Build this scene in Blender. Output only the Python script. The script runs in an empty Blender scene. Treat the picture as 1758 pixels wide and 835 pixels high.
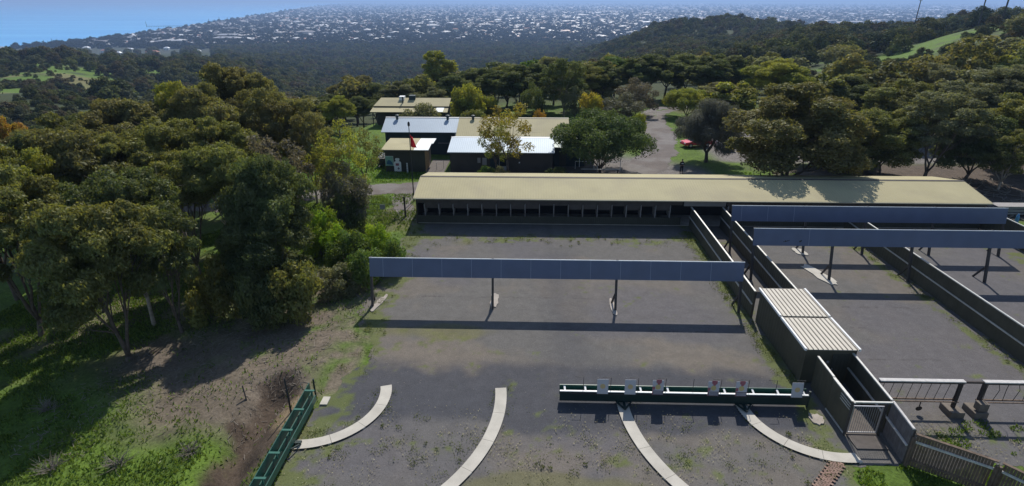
import bpy, math, random
import numpy as np
from mathutils import Vector, Matrix

# ------------------------------------------------------------------ camera, sky, sun
R = math.radians
scene = bpy.context.scene
col = scene.collection
F, CX, CY, CH = 977.0, 879.0, 417.5, 20.0
PITCH, YAW = R(23.15), R(1.7)
SUN_EL, SUN_AZ = R(46), R(9)           # azimuth to the right of +Y
cam_d = bpy.data.cameras.new('camera')
cam = bpy.data.objects.new('camera', cam_d); col.objects.link(cam)
cam_d.sensor_width = 36; cam_d.lens = F / 1758 * 36
cam_d.clip_start = 0.5; cam_d.clip_end = 200000
cam.location = (0, 0, CH)
cam.rotation_euler = (R(90) - PITCH, 0, YAW)
scene.camera = cam
world = bpy.data.worlds.new('World'); scene.world = world; world.use_nodes = True
nt = world.node_tree
sky = nt.nodes.new('ShaderNodeTexSky'); sky.sky_type = 'NISHITA'; sky.sun_disc = False
sky.sun_elevation = SUN_EL; sky.sun_rotation = SUN_AZ; sky.altitude = 100
sky.air_density = 1.0; sky.dust_density = 0.6; sky.ozone_density = 1.5
bg = nt.nodes['Background']; bg.inputs['Strength'].default_value = 0.115
nt.links.new(sky.outputs[0], bg.inputs[0])
sun_d = bpy.data.lights.new('sun', 'SUN'); sun_d.energy = 4.3; sun_d.angle = R(0.5); sun_d.color = (1, .95, .87)
sun = bpy.data.objects.new('sun', sun_d); col.objects.link(sun)
sv = Vector((math.sin(SUN_AZ) * math.cos(SUN_EL), math.cos(SUN_AZ) * math.cos(SUN_EL), math.sin(SUN_EL)))
sun.rotation_euler = sv.to_track_quat('Z', 'Y').to_euler()
scene.view_settings.view_transform = 'Standard'; scene.view_settings.look = 'None'
scene.view_settings.exposure = 0.12; scene.view_settings.gamma = 1
scene.render.engine = 'CYCLES'
cy = scene.cycles
cy.max_bounces = 6; cy.diffuse_bounces = 3; cy.glossy_bounces = 2; cy.transmission_bounces = 3
cy.transparent_max_bounces = 6; cy.volume_bounces = 0; cy.use_denoising = True
cy.sample_clamp_indirect = 6

# ------------------------------------------------------------------ picture measuring helpers
def ray(px, py):
    x = (px - CX) / F; yy = -(py - CY) / F
    f = math.cos(PITCH) + yy * math.sin(PITCH); u = -math.sin(PITCH) + yy * math.cos(PITCH)
    return np.array((x * math.cos(YAW) - f * math.sin(YAW), x * math.sin(YAW) + f * math.cos(YAW), u))
def G(px, py, z=0.0):
    r = ray(px, py); t = (z - CH) / r[2]
    return (r[0] * t, r[1] * t)
def dep(py): return PITCH + math.atan((py - CY) / F)
def at(px, d, z=0.0):
    """ground point in picture column px at forward distance d"""
    depth = d * math.cos(PITCH) + (CH - z) * math.sin(PITCH)
    x = (px - CX) / F * depth
    return (x * math.cos(YAW) - d * math.sin(YAW), x * math.sin(YAW) + d * math.cos(YAW))
def topz(py, d): return CH - d * math.tan(dep(py))

# ------------------------------------------------------------------ noise
def _hash(ix, iy, seed):
    n = (ix.astype(np.int64) * 374761393 + iy.astype(np.int64) * 668265263 + seed * 974634777) & 0xffffffff
    n = ((n ^ (n >> 13)) * 1274126177) & 0xffffffff
    n = n ^ (n >> 16)
    return (n & 0xffff) / 65535.0
def vnoise(x, y, seed=0):
    xi = np.floor(x); yi = np.floor(y); fx = x - xi; fy = y - yi
    fx = fx * fx * (3 - 2 * fx); fy = fy * fy * (3 - 2 * fy)
    a = _hash(xi, yi, seed); b = _hash(xi + 1, yi, seed); c = _hash(xi, yi + 1, seed); d = _hash(xi + 1, yi + 1, seed)
    return (a * (1 - fx) + b * fx) * (1 - fy) + (c * (1 - fx) + d * fx) * fy
def fbm(x, y, seed=0, oct=4):
    x = np.asarray(x, float); y = np.asarray(y, float)
    s = np.zeros(np.broadcast(x, y).shape); a = .5; t = 0
    for i in range(oct):
        s = s + a * vnoise(x, y, seed + i * 17); t += a; a *= .5
        x = x * 2.03 + 11.3; y = y * 2.03 + 5.7
    return s / t
def sstep(a, b, x):
    t = np.clip((np.asarray(x, float) - a) / (b - a), 0, 1); return t * t * (3 - 2 * t)

# ------------------------------------------------------------------ terrain height
AZ = np.array([-75, -50, -41.3, -30.3, -16.4, -0.6, 15.1, 28.6, 37.9, 50, 75.0])
LD = np.log(np.array([8, 30, 50, 80, 120, 200, 350, 600, 900, 1400, 2000, 3000.0]))
ZT = np.array([
 #  8    30    50    80   120   200   350   600   900  1400  2000  3000
 [-1.5, -1.5, -3,   -5,   -9,  -14,  -18,  -25,  -36,  -70, -112, -118],
 [-1.2, -1.2, -2.4, -5,   -9,  -14,  -18,  -25,  -36,  -70, -114, -118],
 [-1.0, -1.0, -2.0, -4,   -9,  -15,  -19,  -27,  -40,  -78, -117, -118],
 [-.8,  -.8,  -1.2, -2.5, -8,  -19,  -31,  -42,  -56,  -88, -117.5, -118],
 [0,    -.2,  -.3,  -1,   -4,  -16,  -42,  -72,  -88, -106, -118, -118],
 [0,     0,    0,    0,   -1,   -7,  -32,  -64,  -82, -102, -118, -118],
 [0,     0,    0,    0,    0,   -5,  -20,  -24,   -9,  -70, -116, -118],
 [0,     0,    0,    0,    0,   -2,  -6,   -10, -26,  -80, -116, -118],
 [0,     0,    0,    1,   2,     5,  9,    1,  -26,  -70, -112, -118],
 [0,     0,    0.5,  2,   3,     6,   9,    3,   -22,  -60, -108, -118],
 [0,     0,    0.5,  2,   3,     5,   12,   16,   10,  -40,  -95, -118]])
COAST = [(-2500, 150), (0, 83), (60, 78), (150, 68), (300, 47), (430, 27), (520, 13), (560, 9), (600, 5), (640, 2.2), (700, .9)]
SEA = -120.0
_cp = np.array([G(px, max(py, .9), SEA) for px, py in COAST])
_cp = np.vstack([[-30000, -3000], [-6000, -400], _cp[1:]])
def coast_sd(x, y):
    """signed distance to the coast, positive on the land side"""
    best = np.full(x.shape, 1e12); sgn = np.ones(x.shape)
    for (ax, ay), (bx, by) in zip(_cp[:-1], _cp[1:]):
        dx, dy = bx - ax, by - ay
        t = np.clip(((x - ax) * dx + (y - ay) * dy) / (dx * dx + dy * dy), 0, 1)
        d = np.hypot(x - ax - t * dx, y - ay - t * dy)
        s = -np.sign(dx * (y - ay) - dy * (x - ax))
        m = d < best
        best = np.where(m, d, best); sgn = np.where(m, s, sgn)
    return best * sgn
def tz(x, y):
    x = np.asarray(x, float); y = np.asarray(y, float)
    shp = np.broadcast(x, y).shape
    x = np.broadcast_to(x, shp).astype(float); y = np.broadcast_to(y, shp).astype(float)
    az = np.degrees(np.arctan2(x, np.maximum(y, 1e-3))); d = np.maximum(np.hypot(x, y), 8.0); ld = np.log(d)
    ai = np.clip(np.searchsorted(AZ, az) - 1, 0, len(AZ) - 2); at_ = np.clip((az - AZ[ai]) / (AZ[ai + 1] - AZ[ai]), 0, 1)
    di = np.clip(np.searchsorted(LD, ld) - 1, 0, len(LD) - 2); dt = np.clip((ld - LD[di]) / (LD[di + 1] - LD[di]), 0, 1)
    at_ = at_ * at_ * (3 - 2 * at_)
    z = (ZT[ai, di] * (1 - dt) + ZT[ai, di + 1] * dt) * (1 - at_) + (ZT[ai + 1, di] * (1 - dt) + ZT[ai + 1, di + 1] * dt) * at_
    # rolling
    rough = sstep(90, 400, d) * (1 - sstep(1500, 2200, d))
    z = z + rough * (fbm(x / 160, y / 160, 3, 3) - .5) * (18 - 10 * sstep(20, 34, az))
    # flat range platform
    dxr = np.maximum(np.maximum(-12.2 - x, x - 60), 0); dyr = np.maximum(np.maximum(-50 - y, y - 64), 0)
    dr = np.hypot(dxr, dyr)
    dx2 = np.maximum(np.maximum(-26 - x, x - 62), 0); dy2 = np.maximum(np.maximum(60 - y, y - 100), 0)
    dr = np.minimum(dr, np.hypot(dx2, dy2))
    m = sstep(0.0, 9.0, dr)
    z = z * m + (fbm(x / 2.2, y / 2.2, 9, 3) - .5) * .5 * sstep(.3, 4, dr) * (1 - sstep(150, 300, d))
    # eroded ditch beside the swung-open rack
    w = np.exp(-((x + 14.3 + (fbm(y / 2, x * 0, 5, 2) - .5) * 1.2) / 1.15) ** 2) * (1 - sstep(25.5, 28, y)) * sstep(5, 9, y)
    z = z - 1.3 * w
    z = z - .05 * (1 - m)
    # coast
    far = d > 1300
    if far.any():
        sd = np.zeros(shp); sd[far] = coast_sd(x[far], y[far])
        zz = z.copy()
        zz = np.where(far & (sd < 260), np.minimum(zz, SEA - 3 + np.clip(sd, -20, 260) * .06 + 2.0), zz)
        z = np.where(far & (sd < 0), SEA - 5, zz)
    return z
def tz1(x, y): return float(tz(np.array([x]), np.array([y]))[0])
def hit(px, py):
    """where the ray through a picture point meets the terrain"""
    r = ray(px, py); t = 12.0
    while t < 60000:
        if CH + r[2] * t < tz1(r[0] * t, r[1] * t): break
        t *= 1.01
    return (r[0] * t, r[1] * t)

# ------------------------------------------------------------------ materials
def mat(name, base=(.5, .5, .5), rough=.7, metal=0.0, var=.12, scale=1.5, bump=0.0, bscale=30, spec=.4, stain=0.0, stain_col=(.1, .08, .06)):
    m = bpy.data.materials.new(name); m.use_nodes = True
    n, l = m.node_tree.nodes, m.node_tree.links
    b = n['Principled BSDF']; b.inputs['Roughness'].default_value = rough; b.inputs['Metallic'].default_value = metal
    b.inputs['Specular IOR Level'].default_value = spec
    geo = n.new('ShaderNodeNewGeometry')
    nz = n.new('ShaderNodeTexNoise'); nz.inputs['Scale'].default_value = scale; nz.inputs['Detail'].default_value = 6
    l.new(geo.outputs['Position'], nz.inputs['Vector'])
    mr = n.new('ShaderNodeMapRange'); mr.inputs['From Min'].default_value = .25; mr.inputs['From Max'].default_value = .75
    mr.inputs['To Min'].default_value = 1 - var; mr.inputs['To Max'].default_value = 1 + var
    l.new(nz.outputs['Fac'], mr.inputs['Value'])
    mx = n.new('ShaderNodeMix'); mx.data_type = 'RGBA'; mx.blend_type = 'MULTIPLY'; mx.inputs['Factor'].default_value = 1
    mx.inputs['A'].default_value = (*base, 1)
    l.new(mr.outputs[0], mx.inputs['B'])
    out = mx.outputs['Result']
    if stain > 0:
        n2 = n.new('ShaderNodeTexNoise'); n2.inputs['Scale'].default_value = scale * .6; n2.inputs['Detail'].default_value = 8
        l.new(geo.outputs['Position'], n2.inputs['Vector'])
        r2 = n.new('ShaderNodeMapRange'); r2.inputs['From Min'].default_value = .5; r2.inputs['From Max'].default_value = .7
        r2.inputs['To Max'].default_value = stain
        l.new(n2.outputs['Fac'], r2.inputs['Value'])
        m2 = n.new('ShaderNodeMix'); m2.data_type = 'RGBA'; l.new(r2.outputs[0], m2.inputs['Factor'])
        l.new(out, m2.inputs['A']); m2.inputs['B'].default_value = (*stain_col, 1); out = m2.outputs['Result']
    l.new(out, b.inputs['Base Color'])
    if bump > 0:
        n3 = n.new('ShaderNodeTexNoise'); n3.inputs['Scale'].default_value = bscale; n3.inputs['Detail'].default_value = 4
        l.new(geo.outputs['Position'], n3.inputs['Vector'])
        bp = n.new('ShaderNodeBump'); bp.inputs['Strength'].default_value = bump; bp.inputs['Distance'].default_value = .03
        l.new(n3.outputs['Fac'], bp.inputs['Height']); l.new(bp.outputs[0], b.inputs['Normal'])
    return m
def ribbed(name, base, rough, metal, pitch, axis='X', depth=.6, **k):
    """sheet metal with ribs that repeat along one world axis"""
    m = mat(name, base, rough, metal, **k)
    n, l = m.node_tree.nodes, m.node_tree.links
    geo = n.new('ShaderNodeNewGeometry'); sp = n.new('ShaderNodeSeparateXYZ'); l.new(geo.outputs['Position'], sp.inputs[0])
    mu = n.new('ShaderNodeMath'); mu.operation = 'MULTIPLY'; mu.inputs[1].default_value = 2 * math.pi / pitch; l.new(sp.outputs[axis], mu.inputs[0])
    si = n.new('ShaderNodeMath'); si.operation = 'SINE'; l.new(mu.outputs[0], si.inputs[0])
    bp = n.new('ShaderNodeBump'); bp.inputs['Strength'].default_value = depth; bp.inputs['Distance'].default_value = .02
    l.new(si.outputs[0], bp.inputs['Height']); l.new(bp.outputs[0], n['Principled BSDF'].inputs['Normal'])
    return m
def ground_mat(name, fine=9.0, amt=.35, coarse=1.2, camt=.18, bump=.5, fleck=0.0):
    m = bpy.data.materials.new(name); m.use_nodes = True
    n, l = m.node_tree.nodes, m.node_tree.links
    b = n['Principled BSDF']; b.inputs['Roughness'].default_value = .95; b.inputs['Specular IOR Level'].default_value = .15
    a = n.new('ShaderNodeAttribute'); a.attribute_name = 'tone'
    geo = n.new('ShaderNodeNewGeometry')
    out = a.outputs['Color']
    hs = []
    for sc, am in ((fine, amt), (coarse, camt)):
        nz = n.new('ShaderNodeTexNoise'); nz.inputs['Scale'].default_value = sc; nz.inputs['Detail'].default_value = 8; nz.inputs['Roughness'].default_value = .7
        l.new(geo.outputs['Position'], nz.inputs['Vector']); hs.append(nz)
        mr = n.new('ShaderNodeMapRange'); mr.inputs['From Min'].default_value = .3; mr.inputs['From Max'].default_value = .7
        mr.inputs['To Min'].default_value = 1 - am; mr.inputs['To Max'].default_value = 1 + am
        l.new(nz.outputs['Fac'], mr.inputs['Value'])
        mx = n.new('ShaderNodeMix'); mx.data_type = 'RGBA'; mx.blend_type = 'MULTIPLY'; mx.inputs['Factor'].default_value = 1
        l.new(out, mx.inputs['A']); l.new(mr.outputs[0], mx.inputs['B']); out = mx.outputs['Result']
    if fleck > 0:
        v = n.new('ShaderNodeTexVoronoi'); v.inputs['Scale'].default_value = 5.5; l.new(geo.outputs['Position'], v.inputs['Vector'])
        r = n.new('ShaderNodeMapRange'); r.inputs['From Min'].default_value = .16; r.inputs['From Max'].default_value = .08
        l.new(v.outputs['Distance'], r.inputs['Value'])
        cr = n.new('ShaderNodeSeparateColor'); l.new(v.outputs['Color'], cr.inputs[0])
        th = n.new('ShaderNodeMath'); th.operation = 'GREATER_THAN'; th.inputs[1].default_value = .86; l.new(cr.outputs[0], th.inputs[0])
        mu = n.new('ShaderNodeMath'); mu.operation = 'MULTIPLY'; l.new(r.outputs[0], mu.inputs[0]); l.new(th.outputs[0], mu.inputs[1])
        m3 = n.new('ShaderNodeMath'); m3.operation = 'MULTIPLY'; l.new(mu.outputs[0], m3.inputs[0]); m3.inputs[1].default_value = fleck
        mx = n.new('ShaderNodeMix'); mx.data_type = 'RGBA'; l.new(m3.outputs[0], mx.inputs['Factor']); l.new(out, mx.inputs['A'])
        mx.inputs['B'].default_value = (.34, .31, .26, 1); out = mx.outputs['Result']
    l.new(out, b.inputs['Base Color'])
    bp = n.new('ShaderNodeBump'); bp.inputs['Strength'].default_value = bump; bp.inputs['Distance'].default_value = .08
    l.new(hs[0].outputs['Fac'], bp.inputs['Height']); l.new(bp.outputs[0], b.inputs['Normal'])
    return m
def leaf_mat(name, gloss=.1, transl=.38, vary=.35, ramp=None):
    m = bpy.data.materials.new(name); m.use_nodes = True
    n, l = m.node_tree.nodes, m.node_tree.links
    n.remove(n['Principled BSDF']); out = n['Material Output']
    oi = n.new('ShaderNodeObjectInfo'); at_ = n.new('ShaderNodeAttribute'); at_.attribute_name = 'clump'
    hsv = n.new('ShaderNodeHueSaturation')
    if ramp:
        cr = n.new('ShaderNodeValToRGB'); l.new(oi.outputs['Random'], cr.inputs[0]); cr.color_ramp.interpolation = 'CONSTANT'
        while len(cr.color_ramp.elements) < len(ramp): cr.color_ramp.elements.new(.5)
        for k, c_ in enumerate(ramp): cr.color_ramp.elements[k].position = k / len(ramp); cr.color_ramp.elements[k].color = (*c_, 1)
        l.new(cr.outputs[0], hsv.inputs['Color'])
    else: l.new(oi.outputs['Color'], hsv.inputs['Color'])
    mr = n.new('ShaderNodeMapRange'); mr.inputs['To Min'].default_value = 1 - vary; mr.inputs['To Max'].default_value = 1 + vary * 1.3
    l.new(at_.outputs['Fac'], mr.inputs['Value']); l.new(mr.outputs[0], hsv.inputs['Value'])
    mh = n.new('ShaderNodeMapRange'); mh.inputs['To Min'].default_value = .475; mh.inputs['To Max'].default_value = .52
    ad = n.new('ShaderNodeMath'); ad.operation = 'ADD'; l.new(oi.outputs['Random'], ad.inputs[0]); l.new(at_.outputs['Fac'], ad.inputs[1])
    md = n.new('ShaderNodeMath'); md.operation = 'FRACT'; l.new(ad.outputs[0], md.inputs[0])
    l.new(md.outputs[0], mh.inputs['Value']); l.new(mh.outputs[0], hsv.inputs['Hue'])
    c = hsv.outputs['Color']
    df = n.new('ShaderNodeBsdfDiffuse'); tr = n.new('ShaderNodeBsdfTranslucent'); gl = n.new('ShaderNodeBsdfGlossy')
    gl.inputs['Roughness'].default_value = .5; gl.inputs['Color'].default_value = (.55, .58, .5, 1)
    l.new(c, df.inputs[0])
    t2 = n.new('ShaderNodeMix'); t2.data_type = 'RGBA'; t2.blend_type = 'MULTIPLY'; t2.inputs['Factor'].default_value = 1
    l.new(c, t2.inputs['A']); t2.inputs['B'].default_value = (1.25, 1.2, .55, 1); l.new(t2.outputs['Result'], tr.inputs[0])
    m1 = n.new('ShaderNodeMixShader'); m1.inputs[0].default_value = transl; l.new(df.outputs[0], m1.inputs[1]); l.new(tr.outputs[0], m1.inputs[2])
    m2 = n.new('ShaderNodeMixShader'); m2.inputs[0].default_value = gloss; l.new(m1.outputs[0], m2.inputs[1]); l.new(gl.outputs[0], m2.inputs[2])
    l.new(m2.outputs[0], out.inputs['Surface'])
    return m
def tint_mat(name, rough=.7, spec=.3, metal=0):
    """takes its colour from a per-face attribute named tone"""
    m = bpy.data.materials.new(name); m.use_nodes = True
    n, l = m.node_tree.nodes, m.node_tree.links
    b = n['Principled BSDF']; b.inputs['Roughness'].default_value = rough; b.inputs['Specular IOR Level'].default_value = spec; b.inputs['Metallic'].default_value = metal
    a = n.new('ShaderNodeAttribute'); a.attribute_name = 'tone'; l.new(a.outputs['Color'], b.inputs['Base Color'])
    return m

M = {}
M['ground'] = ground_mat('earth_and_grass', 6, .4, .9, .25, .7)
M['gravel'] = ground_mat('range_gravel', 18, .26, 1.3, .14, .35, fleck=.5)
M['track'] = ground_mat('track_gravel', 10, .2, .6, .15, .3)
M['leaf'] = leaf_mat('leaves', .03, .48, .28)
M['needle'] = leaf_mat('needles', .03, .25, .3)
M['far_leaf'] = leaf_mat('far_leaves', .012, .25, .35, [(.072, .086, .034), (.105, .104, .038), (.085, .092, .052), (.050, .066, .032), (.100, .084, .048), (.110, .125, .04)])
M['suburb_leaf'] = leaf_mat('suburb_leaves', .01, .25, .3, [(.028, .036, .02), (.034, .04, .024), (.03, .034, .022)])
M['bark'] = mat('bark', (.11, .085, .068), .9, var=.4, scale=4)
M['pale_bark'] = mat('pale_bark', (.3, .25, .2), .85, var=.4, scale=3)
M['roof_tan'] = ribbed('tan_roof_sheet', (.41, .365, .215), .75, 0, .25, 'X', .25, spec=.2, var=.07, scale=.5, stain=.45, stain_col=(.32, .28, .19))
M['roof_zinc'] = ribbed('zinc_roof_sheet', (.38, .45, .52), .6, .12, .25, 'X', .12, spec=.3, var=.06, scale=.4)
M['roof_clear'] = mat('translucent_sheet', (.86, .88, .82), .4, var=.03)
M['trim_tan'] = mat('tan_trim', (.44, .40, .28), .6, var=.06)
M['dark_wall'] = ribbed('dark_green_wall_sheet', (.048, .048, .036), .65, 0, .2, 'X', .3, var=.2, scale=1)
M['navy_wall'] = ribbed('blue_green_wall_sheet', (.018, .036, .042), .6, 0, .25, 'X', .3, var=.15, scale=1)
M['brown_wall'] = mat('dark_brown_board', (.058, .049, .04), .7, var=.2, scale=1.2)
M['shutter'] = mat('grey_brown_board', (.072, .061, .055), .7, var=.2, scale=2)
M['partition'] = mat('grey_painted_post', (.30, .28, .27), .6, var=.15)
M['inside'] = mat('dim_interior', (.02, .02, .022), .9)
M['concrete'] = mat('pale_concrete', (.48, .45, .39), .9, var=.14, scale=1.2, bump=.2, stain=.4, stain_col=(.36, .33, .28))
M['block'] = mat('weathered_block', (.16, .135, .11), .9, var=.25, scale=3, bump=.4)
M['footing'] = mat('old_concrete', (.36, .32, .28), .9, var=.2, scale=2, stain=.4, stain_col=(.2, .18, .16))
M['blue'] = mat('blue_grey_sheet', (.082, .104, .178), .45, .15, var=.10, scale=.9, stain=.25, stain_col=(.095, .11, .16), spec=.5)
M['blue_trim'] = mat('pale_edge_trim', (.55, .58, .62), .4, .3)
M['seam'] = mat('panel_seam', (.22, .25, .33), .5)
M['post'] = mat('dark_timber_post', (.06, .052, .048), .8, var=.25, scale=4)
M['fence_green'] = ribbed('olive_fence_sheet', (.074, .067, .045), .75, 0, .35, 'Y', .35, var=.25, scale=1)
M['fence_cap'] = mat('galvanised_cap', (.55, .54, .50), .45, .3, var=.15, scale=5)
M['paling'] = ribbed('weathered_palings', (.15, .108, .08), .9, 0, .22, 'X', .9, var=.35, scale=3)
M['paling_y'] = ribbed('weathered_palings_side', (.14, .125, .125), .9, 0, .22, 'Y', .6, var=.25, scale=3)
M['store_roof'] = mat('cream_roof_sheet', (.54, .50, .42), .6, var=.08, scale=1)
M['green'] = mat('green_paint', (.012, .075, .055), .42, var=.12, scale=3, spec=.5)
M['dark_green'] = mat('dark_green_paint', (.008, .024, .024), .5, var=.15, scale=2)
M['white'] = mat('white_paint', (.80, .80, .78), .5, var=.05)
M['paper'] = mat('white_target_paper', (.44, .44, .47), .8, var=.03)
M['tan'] = mat('tan_print', (.50, .38, .20), .8, var=.04)
M['yellow_print'] = mat('yellow_print', (.50, .40, .17), .8, var=.04)
M['red_print'] = mat('red_print', (.30, .10, .12), .8, var=.1)
M['dark_print'] = mat('dark_print', (.07, .035, .06), .8, var=.1)
M['iron'] = mat('rusty_iron', (.045, .035, .032), .75, .2, var=.3, scale=6)
M['rod'] = mat('dark_rod', (.03, .03, .032), .6)
M['weathered'] = mat('weathered_timber_top', (.52, .50, .48), .8, var=.2, scale=5)
M['timber'] = mat('new_timber', (.42, .27, .14), .75, var=.15, scale=3)
M['red'] = mat('red_cloth', (.62, .012, .02), .8, var=.1)
M['brick'] = mat('red_brick', (.24, .155, .12), .9, var=.4, scale=4, stain=.5, stain_col=(.14, .13, .10))
M['paving'] = mat('red_brown_paving', (.12, .105, .095), .9, var=.25, scale=3)
M['glass'] = mat('dark_glass', (.02, .025, .03), .1, spec=.8)
M['frame'] = mat('grey_frame', (.3, .3, .31), .5)
M['black_rubber'] = mat('tyre_rubber', (.02, .02, .02), .85)
M['chrome'] = mat('wheel_metal', (.5, .5, .52), .35, .6)
M['skin'] = mat('skin', (.45, .27, .19), .6)
M['black_cloth'] = mat('black_cloth', (.012, .012, .018), .9)
M['hair'] = mat('dark_hair', (.02, .015, .012), .8)
M['board_green'] = mat('sign_green', (.25, .45, .36), .7)
M['board_blue'] = mat('sign_blue', (.04, .14, .24), .7)
M['bush_wood'] = mat('dead_twig', (.19, .165, .135), .9, var=.3)
M['tile'] = mat('terracotta_roof', (.34, .14, .09), .8, var=.15)
M['city'] = tint_mat('suburb_surfaces', .55, .5)
M['weed'] = leaf_mat('weeds', .03, .4, .4)

# ------------------------------------------------------------------ object helpers
_loc = {}
def wloc(o): return _loc.get(o.name, Vector((0, 0, 0)))
def thing(name, label, cat, loc=(0, 0, 0), group=None):
    o = bpy.data.objects.new(name, None); col.objects.link(o); o.empty_display_size = .3
    o.location = loc; _loc[o.name] = Vector(loc)
    o['label'] = label; o['category'] = cat
    if group: o['group'] = group
    return o
def tag(o, label=None, cat=None, group=None, kind=None):
    if label: o['label'] = label
    if cat: o['category'] = cat
    if group: o['group'] = group
    if kind: o['kind'] = kind
    return o
class MB:
    def __init__(s): s.v = []; s.f = []; s.mi = []; s.m = 0
    def add(s, vs, fs, mi=None):
        b = len(s.v); s.v += [tuple(v) for v in vs]; s.f += [tuple(b + i for i in f) for f in fs]
        s.mi += [s.m if mi is None else mi] * len(fs); return s
    def box(s, lo, hi, mi=None):
        (a, b, c), (d, e, f) = lo, hi
        return s.add([(a, b, c), (d, b, c), (d, e, c), (a, e, c), (a, b, f), (d, b, f), (d, e, f), (a, e, f)],
                     [(0, 3, 2, 1), (4, 5, 6, 7), (0, 1, 5, 4), (1, 2, 6, 5), (2, 3, 7, 6), (3, 0, 4, 7)], mi)
    def hexa(s, p, mi=None):
        """eight corners: bottom four counter-clockwise then top four"""
        return s.add(p, [(0, 3, 2, 1), (4, 5, 6, 7), (0, 1, 5, 4), (1, 2, 6, 5), (2, 3, 7, 6), (3, 0, 4, 7)], mi)
    def beam(s, a, b, w, h, mi=None):
        """rectangular bar from a to b, w wide sideways and h thick"""
        a = Vector(a); b = Vector(b); d = (b - a).normalized()
        up = Vector((0, 0, 1)) if abs(d.z) < .95 else Vector((0, 1, 0))
        sx = d.cross(up).normalized() * (w / 2); uz = sx.cross(d).normalized() * (h / 2)
        P = []
        for q in (a, b): P.append([q - sx - uz, q + sx - uz, q + sx + uz, q - sx + uz])
        vs = P[0] + P[1]
        return s.add(vs, [(0, 1, 2, 3), (7, 6, 5, 4), (0, 4, 5, 1), (1, 5, 6, 2), (2, 6, 7, 3), (3, 7, 4, 0)], mi)
    def tube(s, pts, rad, n=6, mi=None, cap=True):
        pts = [Vector(p) for p in pts]
        if not hasattr(rad, '__len__'): rad = [rad] * len(pts)
        vs = []; fs = []; ref = None
        for i, p in enumerate(pts):
            d = (pts[min(i + 1, len(pts) - 1)] - pts[max(i - 1, 0)]).normalized()
            if ref is None: ref = Vector((1, 0, 0)) if abs(d.x) < .8 else Vector((0, 1, 0))
            u = (ref - d * ref.dot(d)).normalized(); w = d.cross(u); ref = u
            for k in range(n):
                a = 2 * math.pi * k / n; vs.append(p + (u * math.cos(a) + w * math.sin(a)) * rad[i])
        for i in range(len(pts) - 1):
            for k in range(n): fs.append((i * n + k, i * n + (k + 1) % n, (i + 1) * n + (k + 1) % n, (i + 1) * n + k))
        if cap:
            fs.append(tuple(range(n))[::-1]); fs.append(tuple((len(pts) - 1) * n + k for k in range(n)))
        return s.add(vs, fs, mi)
    def disc(s, c, nrm, r, t, n=20, mi=None):
        c = Vector(c); nrm = Vector(nrm).normalized()
        return s.tube([c - nrm * t / 2, c + nrm * t / 2], r, n, mi)
    def extrude(s, poly, dirv, mi=None):
        """closed outline swept along a vector"""
        n = len(poly); d = Vector(dirv); vs = [Vector(p) for p in poly] + [Vector(p) + d for p in poly]
        fs = [tuple(range(n))[::-1], tuple(range(n, 2 * n))] + [(i, (i + 1) % n, n + (i + 1) % n, n + i) for i in range(n)]
        return s.add(vs, fs, mi)
    def build(s, name, m, parent=None, smooth=False, bevel=0):
        me = bpy.data.meshes.new(name)
        L = wloc(parent) if parent else Vector((0, 0, 0))
        me.from_pydata([(v[0] - L.x, v[1] - L.y, v[2] - L.z) for v in s.v], [], s.f)
        for mm in (m if isinstance(m, (list, tuple)) else [m]): me.materials.append(mm)
        me.polygons.foreach_set('material_index', s.mi)
        if smooth: me.polygons.foreach_set('use_smooth', [True] * len(me.polygons))
        me.validate(); me.update()
        import bmesh
        bm = bmesh.new(); bm.from_mesh(me); bmesh.ops.recalc_face_normals(bm, faces=bm.faces); bm.to_mesh(me); bm.free()
        o = bpy.data.objects.new(name, me); col.objects.link(o)
        if parent: o.parent = parent; _loc[o.name] = L
        if bevel:
            bv = o.modifiers.new('edge', 'BEVEL'); bv.width = bevel; bv.segments = 1; bv.limit_method = 'ANGLE'
        return o
def qmesh(name, V, Q, m, attr=None, attr_name='tone', smooth=False):
    """big quad mesh from numpy arrays; attr: Nface scalar, or Nvert x 3 colour"""
    me = bpy.data.meshes.new(name)
    V = np.asarray(V, np.float32); Q = np.asarray(Q, np.int32)
    me.vertices.add(len(V)); me.vertices.foreach_set('co', V.ravel())
    k = Q.shape[1]
    me.loops.add(Q.size); me.loops.foreach_set('vertex_index', Q.ravel())
    me.polygons.add(len(Q)); me.polygons.foreach_set('loop_start', np.arange(0, Q.size, k, dtype=np.int32))
    me.update(calc_edges=True)
    if smooth: me.polygons.foreach_set('use_smooth', np.ones(len(Q), bool))
    if attr is not None:
        attr = np.asarray(attr, np.float32)
        if attr.ndim == 1:
            a = me.attributes.new(attr_name, 'FLOAT', 'FACE'); a.data.foreach_set('value', attr)
        else:
            dom = 'POINT' if len(attr) == len(V) else 'FACE'
            a = me.attributes.new(attr_name, 'FLOAT_COLOR', dom)
            a.data.foreach_set('color', np.hstack([attr, np.ones((len(attr), 1), np.float32)]).ravel())
    me.materials.append(m)
    return me
def put(name, me, parent=None, loc=(0, 0, 0)):
    o = bpy.data.objects.new(name, me); col.objects.link(o); o.location = loc
    if parent: o.parent = parent
    return o
rng = np.random.default_rng(7)

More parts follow.
